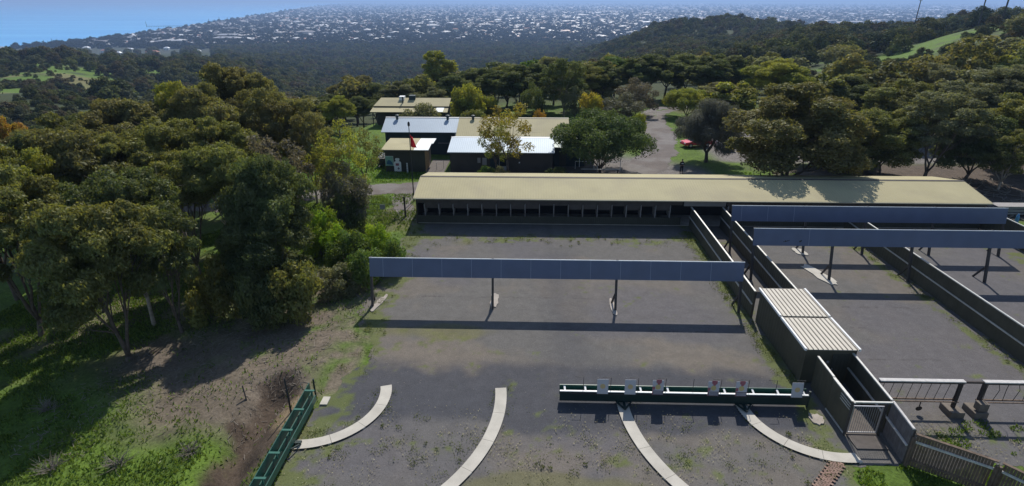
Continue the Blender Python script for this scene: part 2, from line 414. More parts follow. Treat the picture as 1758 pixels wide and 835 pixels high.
# ------------------------------------------------------------------ ground
def grass_field(x, y):
    """0..1: how open and grassy the far ground is"""
    m = np.zeros(np.shape(x))
    for (cx, cy_, rx, ry) in GRASS:
        m = np.maximum(m, 1 - sstep(.75, 1.15, np.hypot((x - cx) / rx, (y - cy_) / ry) + (fbm(x / 22, y / 22, 21, 3) - .5) * 1.5))
    pc = pxcol(x, y); d = np.hypot(x, y)
    z_ = sstep(1630, 1670, pc + (fbm(x / 30, y / 30, 25, 3) - .5) * 60) * sstep(285, 330, d + (fbm(x / 20, y / 20, 27, 3) - .5) * 60) * (1 - sstep(560, 640, d))
    return np.maximum(m, z_)
def pxcol(x, y):
    a = np.clip(np.arctan2(x, np.maximum(y, .1)) + YAW, -1.4, 1.4)
    return CX + F * np.tan(a) / math.cos(PITCH)
GRASS = []
for px, py, rx, ry in [(20, 150, 60, 70), (60, 118, 50, 60), (200, 150, 24, 20), (255, 128, 40, 30), (330, 132, 35, 18), (120, 135, 30, 30),
                       (1440, 100, 22, 12), (1580, 72, 22, 18), (1620, 100, 22, 12), (1500, 80, 22, 16), (1700, 60, 60, 40), (1700, 90, 18, 12), (1660, 45, 60, 40), (1740, 38, 80, 60), (1680, 66, 50, 18),
                       (1560, 104, 16, 10), (1200, 68, 14, 10), (1290, 75, 20, 8), (1330, 82, 12, 6), (1010, 125, 8, 8), (600, 190, 9, 12), (700, 66, 60, 40)]:
    h = hit(px, py); GRASS.append((h[0], h[1], rx, ry))
ROADS = [[(-9.5, 63.3), (-12.8, 63.2), (-19, 61.8), (-24, 60.2), (-30, 60.5), (-40, 62), (-60, 62)],
         [(10, 66), (15, 72), (18.5, 80), (21, 90), (22, 103), (24, 112), (30, 118), (40, 121)],
         [(-12, 53), (-13.5, 57), (-14, 62)]]
ROADW = [1.9, 2.6, 1.1]
def road_d(x, y, k):
    best = np.full(np.shape(x), 1e9)
    for (ax, ay), (bx, by) in zip(ROADS[k][:-1], ROADS[k][1:]):
        dx, dy = bx - ax, by - ay
        t = np.clip(((x - ax) * dx + (y - ay) * dy) / (dx * dx + dy * dy), 0, 1)
        best = np.minimum(best, np.hypot(x - ax - t * dx, y - ay - t * dy))
    return best / ROADW[k]
def mixc(c, new, m): return c * (1 - m[..., None]) + np.array(new) * m[..., None]
def ground_tone(x, y):
    d = np.hypot(x, y)
    n1 = fbm(x / 6, y / 6, 31, 4); n2 = fbm(x / 1.3, y / 1.3, 41, 4); n3 = fbm(x / 40, y / 40, 51, 3)
    c = np.zeros(x.shape + (3,)) + np.array((.085, .135, .025))                       # near grass
    c = mixc(c, (.10, .16, .026), sstep(.45, .65, n2))
    c = mixc(c, (.12, .105, .06), sstep(.58, .72, n1) * .7)
    # leaf litter under the left trees
    lit = sstep(-27, -20, x + (n1 - .5) * 10) * (1 - sstep(-13, -11, x)) * sstep(21.5, 24.5, y + (n1 - .5) * 5) * (1 - sstep(38, 44, y))
    lit = np.maximum(lit, (1 - sstep(.35, .6, fbm(x / 9, y / 9, 61, 3))) * sstep(-60, -50, x) * (1 - sstep(-14, -12, x)) * sstep(24, 27, y) * (1 - sstep(58, 60, y)) * .7)
    c = mixc(c, (.15, .12, .095), lit * sstep(.3, .55, n2 * .5 + n1 * .5 + .1) * .95)
    bank = sstep(-16.5, -14.5, x + (n1 - .5) * 3) * (1 - sstep(-10.5, -9.5, x)) * sstep(24.5, 26, y) * (1 - sstep(43, 47, y + (n1 - .5) * 6))
    c = mixc(c, (.165, .135, .105), bank * sstep(.40, .56, n2 * .6 + n1 * .4) * .95)
    # ditch soil
    dit = np.exp(-((x + 13.9) / 1.5) ** 2) * (1 - sstep(26.5, 28.5, y)) * sstep(6, 9, y)
    c = mixc(c, (.085, .064, .048), sstep(.5, .85, dit + (n1 - .5) * 1.0 + (n2 - .5) * 1.1))
    dry = np.exp(-(((x + 12.6) / 1.3) ** 2 + ((y - 24) / 1.6) ** 2))
    c = mixc(c, (.24, .18, .11), sstep(.35, .6, dry + (n2 - .5) * .6) * .8)
    # yard and litter to the right of and behind the long shed
    yard = sstep(-11, -9, x + (n1 - .5) * 3) * (1 - sstep(21.5, 24.5, x)) * sstep(56, 58, y) * (1 - sstep(76, 82, y + np.maximum(x - 12, 0) * .6))
    c = mixc(c, (.17, .155, .145), yard)
    park = np.maximum(sstep(24, 27, x) * (1 - sstep(66, 72, x)) * sstep(74.5, 76, y + (n1 - .5) * 2) * (1 - sstep(94, 99, y + (n1 - .5) * 4)), 0)
    c = mixc(c, (.18, .165, .155), park)
    litr = sstep(38, 42, x + (n1 - .5) * 6) * sstep(53, 55, y) * (1 - sstep(74, 76, y))
    c = mixc(c, (.11, .088, .072), np.maximum(litr, sstep(22, 26, x) * sstep(64, 65, y) * (1 - sstep(72, 74, y)) * sstep(.45, .55, n1)))
    # far ground: scrub, fields
    far = sstep(100, 170, d + (n3 - .5) * 60)
    c = mixc(c, (.045, .058, .026), far)
    c = mixc(c, (.045, .055, .022), far * sstep(.45, .65, fbm(x / 30, y / 30, 71, 4)))
    g = grass_field(x, y)
    c = mixc(c, (.095, .155, .026), g * far)
    c = mixc(c, (.15, .14, .06), g * far * sstep(.55, .7, fbm(x / 35, y / 35, 77, 3)))
    c = mixc(c, (.080, .095, .045), g * far * sstep(1600, 1650, pxcol(x, y)) * sstep(.4, .6, fbm(x / 9, y / 9, 79, 4)))
    city = sstep(1500, 2000, d)
    c = mixc(c, (.055, .064, .045), city)
    c = mixc(c, (.16, .155, .14), city * sstep(2200, 5000, d) * sstep(.45, .6, fbm(x / 160, y / 160, 81, 4)) * .8)
    sd = np.full(x.shape, 1e4); f = d > 1500
    if f.any(): sd[f] = coast_sd(x[f], y[f])
    c = mixc(c, (.45, .40, .30), (1 - sstep(25, 45, sd)))
    return c
def polar_sheet(name, m, azs, ds, zf, tf):
    A, D = np.meshgrid(np.radians(azs), ds)
    X = D * np.sin(A); Y = D * np.cos(A); Z = zf(X, Y)
    V = np.stack([X, Y, Z], -1).reshape(-1, 3); nc = len(azs)
    i = np.arange(len(ds) - 1)[:, None] * nc + np.arange(nc - 1)[None, :]
    Q = np.stack([i, i + 1, i + nc + 1, i + nc], -1).reshape(-1, 4)[:, ::-1]
    t = tf(X, Y).reshape(-1, 3)
    return put(name, qmesh(name, V, Q, m, t, smooth=True))
azs = np.concatenate([np.arange(-80, -46, 1.0), np.arange(-46, 46, .22), np.arange(46, 80.1, 1.0)])
ds = np.concatenate([np.exp(np.arange(math.log(6), math.log(130), .0085)), np.exp(np.arange(math.log(130), math.log(2200), .014)), np.exp(np.arange(math.log(2200), math.log(70000), .05))])
tag(polar_sheet('ground', M['ground'], azs, ds, tz, ground_tone), kind='structure')

# sea
def sea_mat():
    m = bpy.data.materials.new('sea_water'); m.use_nodes = True
    n, l = m.node_tree.nodes, m.node_tree.links; b = n['Principled BSDF']
    b.inputs['Base Color'].default_value = (.08, .24, .42, 1); b.inputs['Roughness'].default_value = .35; b.inputs['IOR'].default_value = 1.33
    geo = n.new('ShaderNodeNewGeometry'); mp = n.new('ShaderNodeMapping'); mp.inputs['Scale'].default_value = (.0006, .004, .01)
    l.new(geo.outputs['Position'], mp.inputs[0])
    nz = n.new('ShaderNodeTexNoise'); nz.inputs['Scale'].default_value = 1; nz.inputs['Detail'].default_value = 6; l.new(mp.outputs[0], nz.inputs['Vector'])
    cr = n.new('ShaderNodeValToRGB'); cr.color_ramp.elements[0].position = .35; cr.color_ramp.elements[1].position = .75
    cr.color_ramp.elements[0].color = (.05, .30, .66, 1); cr.color_ramp.elements[1].color = (.12, .43, .78, 1)
    l.new(nz.outputs['Fac'], cr.inputs[0]); l.new(cr.outputs[0], b.inputs['Base Color'])
    nb = n.new('ShaderNodeTexNoise'); nb.inputs['Scale'].default_value = .05; nb.inputs['Detail'].default_value = 5; l.new(geo.outputs['Position'], nb.inputs['Vector'])
    bp = n.new('ShaderNodeBump'); bp.inputs['Strength'].default_value = .5; bp.inputs['Distance'].default_value = 2; l.new(nb.outputs['Fac'], bp.inputs['Height']); l.new(bp.outputs[0], b.inputs['Normal'])
    return m
s = MB(); s.add([(-70000, -2000, SEA), (4000, -2000, SEA), (4000, 70000, SEA), (-70000, 70000, SEA)], [(0, 1, 2, 3)])
tag(s.build('sea', sea_mat()), kind='structure')

# haze
s = MB(); s.box((-80000, -3000, -130), (80000, 80000, 70))
hz = s.build('haze', None); hz.data.materials.clear()
hm = bpy.data.materials.new('haze_air'); hm.use_nodes = True; hn = hm.node_tree; hn.nodes.remove(hn.nodes['Principled BSDF'])
pv = hn.nodes.new('ShaderNodeVolumePrincipled'); pv.inputs['Color'].default_value = (.42, .62, 1.0, 1); pv.inputs['Density'].default_value = 0.000115
pv.inputs['Anisotropy'].default_value = .2
hn.links.new(pv.outputs[0], hn.nodes['Material Output'].inputs['Volume']); hz.data.materials.append(hm)
tag(hz, kind='stuff'); hz['label'] = 'thin blue haze over the coast and suburbs'

# range gravel sheet and tracks: cut out of fine grids with ragged edges
def sheet(name, m, x0, x1, y0, y1, res, zoff, mask, tone):
    xs = np.arange(x0, x1, res); ys = np.arange(y0, y1, res)
    X, Y = np.meshgrid(xs, ys); jit = rng.uniform(-.35, .35, X.shape + (2,)) * res
    X = X + jit[..., 0]; Y = Y + jit[..., 1]
    Z = tz(X, Y) + zoff; nc = len(xs)
    i = np.arange(len(ys) - 1)[:, None] * nc + np.arange(nc - 1)[None, :]
    Q = np.stack([i, i + 1, i + nc + 1, i + nc], -1).reshape(-1, 4)
    mk = mask(X, Y).ravel() > .5
    Q = Q[mk[Q].all(1)]
    used = np.unique(Q); rm = np.full(X.size, -1); rm[used] = np.arange(len(used))
    V = np.stack([X, Y, Z], -1).reshape(-1, 3)[used]; t = tone(X, Y).reshape(-1, 3)[used]
    o = put(name, qmesh(name, V, rm[Q], m, t, smooth=True))
    return tag(o, kind='structure')
def range_mask(x, y):
    n = (fbm(x / 1.5, y / 1.5, 101, 4) - .5)
    left = -11.4 + n * 1.8 + 1.6 * np.exp(-((y - 29) / 3) ** 2) + sstep(36, 50, y) * -.3
    inside = (x > left) & (x < 46) & (y > 9) & (y < 64)
    corner = (x > 17.6) & (y < 20.6 + n * 1.6) & (y < 22.5 - (x - 17.6) * .55 + 2)
    corner2 = (x > 15.7 + n * 2) & (y < 20.8 + n)
    fx = (y > 45) & (x < -11.2 + n * 2 + (y - 45) * .05)
    return (inside & ~corner & ~corner2 & ~fx).astype(float)
def range_tone(x, y):
    n1 = fbm(x / 3.5, y / 3.5, 111, 4); n2 = fbm(x / .8, y / .8, 121, 4); n3 = fbm(x / 9, y / 7, 131, 3)
    c = np.zeros(x.shape + (3,)) + np.array((.128, .122, .115))
    c = mixc(c, (.15, .133, .115), sstep(.42, .62, n1) * .8)
    c = mixc(c, (.115, .110, .116), sstep(.52, .68, n3) * .8)
    # dark newer bitumen in the foreground
    dk = sstep(22.6, 23.6, y + (n1 - .5) * 3) * (1 - sstep(27.2, 28.6, y + (n3 - .5) * 4)) * sstep(-12, -10, x) * (1 - sstep(14, 16, x))
    dk = np.maximum(dk, np.exp(-((x - 2.6 + (n1 - .5) * 2) / 1.6) ** 2) * sstep(27, 28, y) * .45 * (1 - sstep(44, 48, y)))
    c = mixc(c, (.068, .070, .080), dk * .92)
    # tan worn patches between
    tn = np.exp(-(((x + 5.2) / 3.8) ** 2 + ((y - 30.0) / 2.4) ** 2)) + np.exp(-(((x - 9.8) / 4.5) ** 2 + ((y - 29.8) / 2.2) ** 2)) + .8 * np.exp(-(((x - 2) / 3) ** 2 + ((y - 20.5) / 1.5) ** 2))
    c = mixc(c, (.175, .15, .122), sstep(.3, .85, tn + (n1 - .5) * .9 + (n2 - .5) * .7) * .6)
    # moss and weeds along edges
    edge = np.exp(-((x - 15.0) / .8) ** 2) + .8 * np.exp(-((x + 10.4) / 1.2) ** 2) + .65 * np.exp(-((y - 47.6) / 1.2) ** 2) + .7 * np.exp(-((x - 29.0) / .5) ** 2) \
        + .5 * np.exp(-(((x + 5.5) / 4) ** 2 + ((y - 31) / 1.5) ** 2)) + .36 * np.exp(-((y - 21.3 + (x - 3) * .05) / 1.2) ** 2) * (x < 15) + .7 * np.exp(-((y - 22.6) / .9) ** 2) * (x > 19) \
        + .9 * np.exp(-(((x - 42) / 1.2) ** 2)) * (y < 46)
    mo = sstep(.45, .85, edge * .95 + (n2 - .5) * 1.5 + (n1 - .5) * .5 + (fbm(x / .25, y / .25, 177, 2) - .5) * .8)
    c = mixc(c, (.112, .135, .04), mo * .8)
    ol = sstep(.5, .8, (np.exp(-(((x + 5) / 5) ** 2 + ((y - 32) / 1.6) ** 2)) + np.exp(-(((x - 1) / 6) ** 2 + ((y - 19) / 1.2) ** 2)) + np.exp(-(((x + 5) / 4) ** 2 + ((y - 47) / 1.5) ** 2)) * .8) + (n1 - .5) * .8)
    c = mixc(c, (.14, .135, .068), ol * .75)
    for lx0, lx1, ly in ((-8.5, 5.5, 36.7), (-9, 13, 32.4), (19, 23, 33.2), (20, 27, 29.6), (21.5, 28.5, 36.0)):
        ln = np.exp(-((y - ly - (fbm(x / 3, x * 0, 171, 3) - .5) * .25) / .05) ** 2) * sstep(lx0, lx0 + 1, x) * (1 - sstep(lx1 - 1, lx1, x)) * sstep(.35, .55, fbm(x / .8, y / 3, 173, 3))
        c = mixc(c, (.07, .065, .062), ln * .7)
    wt = (np.exp(-((x - 1.6 + .6 * np.sin(y / 9)) / .35) ** 2) + np.exp(-((x - 3.3 + .6 * np.sin(y / 9)) / .35) ** 2)) * sstep(24, 28, y)
    c = mixc(c, (.10, .094, .092), wt * .35 * sstep(.3, .6, n1))
    return c
sheet('range_ground', M['gravel'], -14, 47, 9, 64, .14, .012, range_mask, range_tone)
def tr_tone(x, y):
    n = fbm(x / 2, y / 2, 141, 4)
    c = np.zeros(x.shape + (3,)) + np.array((.19, .175, .165))
    return mixc(c, (.15, .13, .12), sstep(.4, .7, n))
def tr_mask(k):
    return lambda x, y: (road_d(x, y, k) + (fbm(x / 1.4, y / 1.4, 151, 3) - .5) * .7 < 1).astype(float)
sheet('gravel_track', M['track'], -62, -8, 52, 67, .2, .02, lambda x, y: np.maximum(tr_mask(0)(x, y), tr_mask(2)(x, y)) * (np.maximum(x + 11.6, 0) + np.maximum(60 - y, 0) * 0 < 2.5), tr_tone)
sheet('gravel_road', M['track'], 6, 44, 61, 126, .22, .02, tr_mask(1), tr_tone)

# ------------------------------------------------------------------ long firing-line shed
EZ, RZ = 2.75, 3.62
X0, X1, YE, YR, YB = -10.85, 42.8, 50.95, 55.25, 59.6
t = thing('firing_line_shed', 'very long low shed with pale tan gable roof and dark open shooting bays', 'shed', ((X0 + X1) / 2, 55, 0))
th = .07
s = MB()
s.extrude([(X0, YE, EZ), (X0, YR, RZ), (X0, YR, RZ - th), (X0, YE, EZ - th)], (X1 - X0, 0, 0))
s.extrude([(X0, YR + .004, RZ), (X0, YB, EZ), (X0, YB, EZ - th), (X0, YR + .004, RZ - th)], (X1 - X0, 0, 0))
roof = s.build('roof', M['roof_tan'], t)
s = MB(); s.extrude([(X0 - .02, YR - .22, RZ - .02), (X0 - .02, YR, RZ + .045), (X0 - .02, YR + .22, RZ - .02)], (X1 - X0 + .04, 0, 0)); s.build('ridge_cap', M['shutter'], roof)
for xq in (X0 - .03, X1 + .004):
    s = MB(); s.extrude([(xq, YE, EZ + .01), (xq, YR, RZ + .02), (xq, YB, EZ + .01), (xq, YB, EZ - .12), (xq, YR, RZ - .12), (xq, YE, EZ - .12)], (.026, 0, 0)); s.build('barge_board', M['trim_tan'], roof)
s = MB(); s.box((X0, YE - .12, EZ - .11), (X1, YE - .004, EZ - .02)); s.build('gutter', M['trim_tan'], roof)
YW = 51.35
s = MB()
for xa, xb in ((X0 + .1, X0 + .22), (X1 - .22, X1 - .1)):
    s.extrude([(xa, YW, 0), (xa, YW, EZ - .1), (xa, YR, RZ - .13), (xa, YB - .4, EZ - .1), (xa, YB - .4, 0)], (xb - xa, 0, 0))
s.box((X0 + .22, YB - .5, 0), (X1 - .22, YB - .4, EZ - .1))
s.build('wall', M['brown_wall'], t)
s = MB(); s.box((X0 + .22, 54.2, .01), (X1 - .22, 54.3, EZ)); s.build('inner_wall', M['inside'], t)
s = MB(); s.box((X0 + .22, YW + .02, .02), (X1 - .22, YB - .5, .1)); s.build('floor_slab', M['footing'], t)
s = MB(); s.box((X0 + .22, YW, 2.12), (14.6, YW + .06, EZ - .08)); s.box((18.8, YW, 2.12), (X1 - .22, YW + .06, EZ - .08)); s.build('fascia', M['shutter'], t)
s = MB(); s.box((X0 + .22, YW + .005, .1), (14.6, YW + .09, .85)); s.box((18.8, YW + .005, .1), (X1 - .22, YW + .09, .85)); s.build('counter', M['dark_wall'], t)
s = MB(); s.box((14.75, YW - .05, 2.05), (18.65, YW + .03, 2.62)); s.build('lintel_board', mat('pale_board', (.26, .245, .23), .7), t)
pitch = 1.376
xs = [X0 + .95 + i * pitch for i in range(18)] + [18.9 + i * pitch for i in range(18)]
up = {8, 9, 13, 15}
for i, x in enumerate(xs):
    s = MB(); s.box((x - .025, YW - .10, .86), (x + .025, YW - .012, 2.1)); s.box((x - .02, YW + .1, .86), (x + .02, YW + 1.2, 1.9))
    s.box((x - .045, YW - .22, 1.55), (x + .005, YW - .105, 2.05))
    s.build('partition', M['partition'], t)
    if i not in (17, 35):
        lo = 1.98 if i in up else 1.62 + .03 * math.sin(i * 3)
        s = MB(); s.box((x + .05, YW - .012 - .004 * (i % 3), lo), (x + pitch - .05, YW - .045 - .004 * (i % 3), 2.19)); s.build('shutter', M['shutter'], t)

# ------------------------------------------------------------------ sloped overhead baffles
def baffle(label, x0, x1, y, L, H, posts, seams, tilt=13, seam_vis=True, bad=None):
    """a long blue panel on leaning posts; y = line of the post feet, L = length along the slope, H = panel height"""
    ti = R(tilt); dy, dz = math.sin(ti), math.cos(ti)
    def q(x, s_, off=0): return (x, y + s_ * dy - off * dz, s_ * dz + off * dy)
    t = thing('overhead_baffle', label, 'baffle', ((x0 + x1) / 2, y, 0), 'blue overhead baffles across the lanes')
    s = MB(); s.hexa([q(x0, L - H, .08), q(x1, L - H, .08), q(x1, L - H, .02), q(x0, L - H, .02), q(x0, L, .08), q(x1, L, .08), q(x1, L, .02), q(x0, L, .02)])
    p = s.build('panel', M['blue'], t)
    for bx, bs in (bad or []):
        s = MB(); r = random.Random(int(bx * 10)); c0 = L - H * .72
        for o_x, o_s, rr in ((0, 0, .07), (.12, .03, .05), (-.1, -.04, .04), (.2, .06, .035)):
            s.extrude([q(bx + o_x * bs + rr * math.cos(a) * (1 + .3 * r.random()), c0 + o_s + rr * math.sin(a), .0805) for a in np.linspace(0, 2 * math.pi, 9)[:-1]], Vector((0, -.004, 0)))
        s.build('bullet_mark', M['rod'], p)
    s = MB(); s.hexa([q(x0 - .02, L + .004, .10), q(x1 + .02, L + .004, .10), q(x1 + .02, L + .004, -.02), q(x0 - .02, L + .004, -.02),
                      q(x0 - .02, L + .05, .10), q(x1 + .02, L + .05, .10), q(x1 + .02, L + .05, -.02), q(x0 - .02, L + .05, -.02)])
    s.build('top_trim', M['blue_trim'], p)
    if seams:
        for x in seams:
            s = MB(); s.hexa([q(x - .014, L - H, .088), q(x + .014, L - H, .088), q(x + .014, L - H, .082), q(x - .014, L - H, .082), q(x - .014, L, .088), q(x + .014, L, .088), q(x + .014, L, .082), q(x - .014, L, .082)])
            s.build('seam_strip', M['seam'], p)
    for k, x in enumerate(posts):
        w = .075
        s = MB(); s.hexa([q(x - w, -.25, .016), q(x + w, -.25, .016), q(x + w, -.25, -.16), q(x - w, -.25, -.16), q(x - w, L + .08, .016), q(x + w, L + .08, .016), q(x + w, L + .08, -.16), q(x - w, L + .08, -.16)])
        po = s.build('post', M['post'], t)
        s = MB(); a = q(x - .02, 1.15, -.2); s.beam(a, (x - .12, y + 1.15, -.05), .1, .12); s.build('brace', M['post'], po)
    return t
baffle('nearest blue baffle spanning the wide left bay on four dark posts', -11.0, 14.85, 34.95, 3.55, 1.32, [-10.92, -2.4, 6.2, 14.75], [-11 + .95 + 2.06 * i for i in range(12)])
baffle('farthest blue baffle, close in front of the shed right half', 17.3, 40.1, 45.2, 4.05, 1.3, [17.4, 23.6, 28.6, 34.2, 40.0], [18.1, 20.3, 22.5])
baffle('middle blue baffle with dark bullet marks running off the right edge', 17.3, 42.4, 40.1, 4.0, 1.3, [17.4, 23.4, 29.4, 35.2, 41.5], [21.5], bad=[(19.75, 1.3), (20.85, .5)])
def patch(name, label, cx, cy_, rx, ry, seed, m, z=.03, cat='footing', group=None, skew=0):
    r = random.Random(seed); n = 18; pts = []
    for k in range(n):
        a = 2 * math.pi * k / n; f = .75 + .35 * r.random(); ca, sa = math.cos(a), math.sin(a)
        sq = 1 / max(abs(ca), abs(sa)) ** .5
        pts.append((cx + rx * f * ca * sq + skew * sa * ry, cy_ + ry * f * sa * sq, -.05))
    s = MB(); s.extrude(pts, (0, 0, .05 + z))
    return tag(s.build(name, m), label, cat, group)
patch('concrete_footing', 'small pale concrete patch around the second post of the nearest baffle', -2.35, 36.2, .30, 1.1, 1, M['footing'], cat='footing')
patch('concrete_footing', 'broken pale concrete strip at the third post of the nearest baffle', 6.1, 35.5, .2, 1.2, 2, M['footing'])
patch('concrete_footing', 'wide bright concrete slab under the braced post of the middle baffle', 23.1, 41.2, .55, 1.9, 3, M['concrete'], skew=-.25)
patch('concrete_footing', 'thin concrete patch seen just beneath the middle baffle, at a post of the farthest one', 23.5, 45.6, .5, .8, 4, M['concrete'])
patch('concrete_footing', 'low grey concrete kerb at the leftmost baffle post by the leafy bank', -10.6, 35.5, .24, 1.3, 5, M['footing'], skew=.2)

# ------------------------------------------------------------------ fences
def fence(label, pts, h, m, mcap, side=-1, mid=True, name='fence', posts=True, group=None, base=0, step=3.0):
    """solid sheet fence; mid rail and posts on the side given (-1 = left of travel)"""
    t = thing(name, label, 'fence', (pts[0][0], pts[0][1], base), group)
    for k, ((ax, ay), (bx, by)) in enumerate(zip(pts[:-1], pts[1:])):
        d = Vector((bx - ax, by - ay, 0)); L = d.length; d.normalize(); nn = Vector((-d.y, d.x, 0)) * (-side) * -1
        a = Vector((ax, ay, base)); b = Vector((bx, by, base))
        w = .03
        s = MB(); s.hexa([a - nn * w, b - nn * w, b + nn * w, a + nn * w] + [q + Vector((0, 0, h - .04)) for q in (a - nn * w, b - nn * w, b + nn * w, a + nn * w)])
        p = s.build('panel', m, t)
        s = MB(); s.beam(a + Vector((0, 0, h)), b + Vector((0, 0, h)), .11, .07); s.build('capping', mcap, p)
        if mid:
            s = MB(); s.beam(a + Vector((0, 0, h * .52)) + nn * .075, b + Vector((0, 0, h * .52)) + nn * .075, .08, .08); s.build('rail', mcap, p)
        if posts:
            n = max(1, int(L / step))
            for i in range(n + 1):
                q = a + d * min(max(L * i / n, .08), L - .08) - nn * .085
                s = MB(); s.box((q.x - .05, q.y - .05, base - .2), (q.x + .05, q.y + .05, base + h - .06)); s.build('post', M['post'], t)
    return t
fence('dark olive fence left of the walkway, from the long shed to the store', [(15.42, 51.2), (15.32, 34.3)], 2.0, M['fence_green'], M['fence_cap'], side=-1)
fence('dark olive fence right of the walkway, running past the store to the gate', [(18.35, 51.2), (18.2, 34), (18.08, 26.8), (17.9, 23.1)], 2.0, M['fence_green'], M['fence_cap'], side=-1)
fence('short dark fence between the target rack end and the gate', [(16.02, 26.75), (15.98, 24.9)], 2.0, M['fence_green'], M['fence_cap'], mid=False)
fence('double dark divider fence between the two right-hand bays', [(29.85, 50.9), (29.75, 30), (29.7, 24)], 2.0, M['fence_green'], M['fence_cap'], side=-1)
fence('dark fence closing the far right bay, its top edge catching light', [(42.95, 53.2), (42.7, 40), (42.5, 26)], 2.0, M['fence_green'], M['fence_cap'], side=-1, mid=False)
fence('grey weathered paling fence standing beside the steel gate', [(17.9, 23.0), (17.72, 21.05)], 2.0, M['paling_y'], M['weathered'], side=-1, step=2)
# framed screen wing in front of the store, with slotted rails
t = thing('screen_wing', 'dark screen panel with light slots beside the steel gate', 'screen', (15.97, 23.8, 0))
s = MB(); s.box((15.93, 22.86, .05), (15.99, 24.84, 1.95)); p = s.build('panel', M['fence_green'], t)
s = MB(); s.box((15.89, 22.82, 1.955), (16.03, 24.84, 2.02)); s.build('capping', M['fence_cap'], p)
for dz in (1.75, 1.6, 1.45):
    s = MB(); s.box((15.90, 22.9, dz), (15.925, 23.9, dz + .05)); s.build('slot_rail', M['fence_cap'], p)
s = MB(); s.box((15.86, 22.8, 0), (15.925, 22.9, 2.05)); s.build('post', M['post'], t)
s = MB(); s.box((15.88, 22.95, .02), (15.925, 24.8, .1)); s.build('base_rail', M['fence_cap'], t)

def palings(label, a, b, h, face, name='paling_fence', base=0.0):
    """timber fence: vertical boards with gaps, two rails on the face side, capping and end posts"""
    a = Vector((*a, base)); b = Vector((*b, base)); d = (b - a); L = d.length; d.normalize(); n = Vector((-d.y, d.x, 0)) * face
    t = thing(name, label, 'fence', a)
    s = MB(); r = random.Random(3); x = .08
    while x < L - .1:
        q = a + d * x; w = .1; hh = h - .03 * r.random()
        s.hexa([q - n * .012, q + d * w - n * .012, q + d * w + n * .012, q + n * .012] + [v + Vector((0, 0, hh)) for v in (q - n * .012, q + d * w - n * .012, q + d * w + n * .012, q + n * .012)])
        x += w + .012
    s.build('palings', M['paling'], t)
    for z in (.35, h - .35):
        s = MB(); s.beam(a + n * .05 + Vector((0, 0, z)), b + n * .05 + Vector((0, 0, z)), .06, .1); s.build('rail', M['weathered'] if z > 1 else M['paling'], t)
    s = MB(); s.beam(a - n * .02 + Vector((0, 0, h + .03)), b - n * .02 + Vector((0, 0, h + .03)), .14, .05); s.build('capping', M['paling'], t)
    k = max(1, int(L / 1.6))
    for i in range(k + 1):
        q = a + d * (L * i / k) + n * .12
        s = MB(); s.box((q.x - .06, q.y - .06, base - .2), (q.x + .06, q.y + .06, base + h - .1)); s.build('post', M['paling'], t)
    return t
palings('dark brown paling fence with ribs of battens above the grass, bottom right', (17.8, 20.98), (20.3, 19.36), 1.75, -1)
palings('last stretch of pale timber fence cut off at the lower right corner', (20.42, 19.28), (23.5, 15.6), 1.75, -1)

# gate
t = thing('steel_gate', 'barred steel gate between the dark screens, over brick paving', 'gate', (16.9, 22.95, 0))
s = MB()
for z in (.12, 1.72): s.beam((16.06, 22.95, z), (17.5, 22.95, z), .05, .05)
for x in (16.06, 17.5): s.beam((x, 22.95, .1), (x, 22.95, 1.74), .05, .05)
fr = s.build('frame', M['chrome'], t)
s = MB()
for i in range(13): s.tube([(16.06 + .111 * (i + .5), 22.95, .13), (16.06 + .111 * (i + .5), 22.95, 1.7)], .011, 5)
s.build('bars', M['frame'], fr)
s = MB(); s.beam((16.0, 22.9, 2.0), (17.86, 22.9, 2.0), .09, .07); s.build('top_bar', M['fence_cap'], t)
s = MB(); s.box((17.54, 22.88, 0), (17.66, 23.0, 1.96)); s.build('post', M['post'], t)

# ------------------------------------------------------------------ target store
t = thing('target_store', 'dark box store with cream ribbed two-piece roof beside the walkway', 'shed', (16.9, 30.4, 0))
ax0, ax1 = 15.42, 18.35
s = MB(); s.box((ax0 + .08, 27.08, 0), (ax0 + .14, 33.9, 2.2)); s.box((ax1 - .14, 27.08, 0), (ax1 - .08, 33.9, 2.2)); s.box((ax0 + .14, 33.84, 0), (ax1 - .14, 33.9, 2.2)); s.box((ax0 + .14, 27.1, 0), (ax1 - .14, 27.16, 2.2))
s.build('wall', M['fence_green'], t)
for (ya, yb, za, zb, nm) in ((27.0, 30.36, 2.25, 2.29, 0), (30.52, 33.98, 2.31, 2.37, 1)):
    s = MB(); s.hexa([(ax0, ya, za), (ax1, ya, za), (ax1, yb, zb), (ax0, yb, zb), (ax0, ya, za + .03), (ax1, ya, za + .03), (ax1, yb, zb + .03), (ax0, yb, zb + .03)])
    ro = s.build('roof_sheet', M['store_roof'], t)
    s = MB()
    for i in range(11):
        x = ax0 + .14 + i * (ax1 - ax0 - .28) / 10
        s.hexa([(x - .03, ya + .01, za + .028), (x + .03, ya + .01, za + .028), (x + .03, yb - .01, zb + .028), (x - .03, yb - .01, zb + .028), (x - .018, ya + .01, za + .075), (x + .018, ya + .01, za + .075), (x + .018, yb - .01, zb + .075), (x - .018, yb - .01, zb + .075)])
    s.build('rib', mat('rib_brown', (.22, .19, .16), .5) if 'rib_brown' not in bpy.data.materials else bpy.data.materials['rib_brown'], ro)
    for xa, xb in ((ax0 - .06, ax0 + .05), (ax1 - .05, ax1 + .06)):
        s = MB(); s.hexa([(xa, ya, za - .05), (xb, ya, za - .05), (xb, yb, zb - .05), (xa, yb, zb - .05), (xa, ya, za + .09), (xb, ya, za + .09), (xb, yb, zb + .09), (xa, yb, zb + .09)]); s.build('edge_flashing', M['white'], ro)
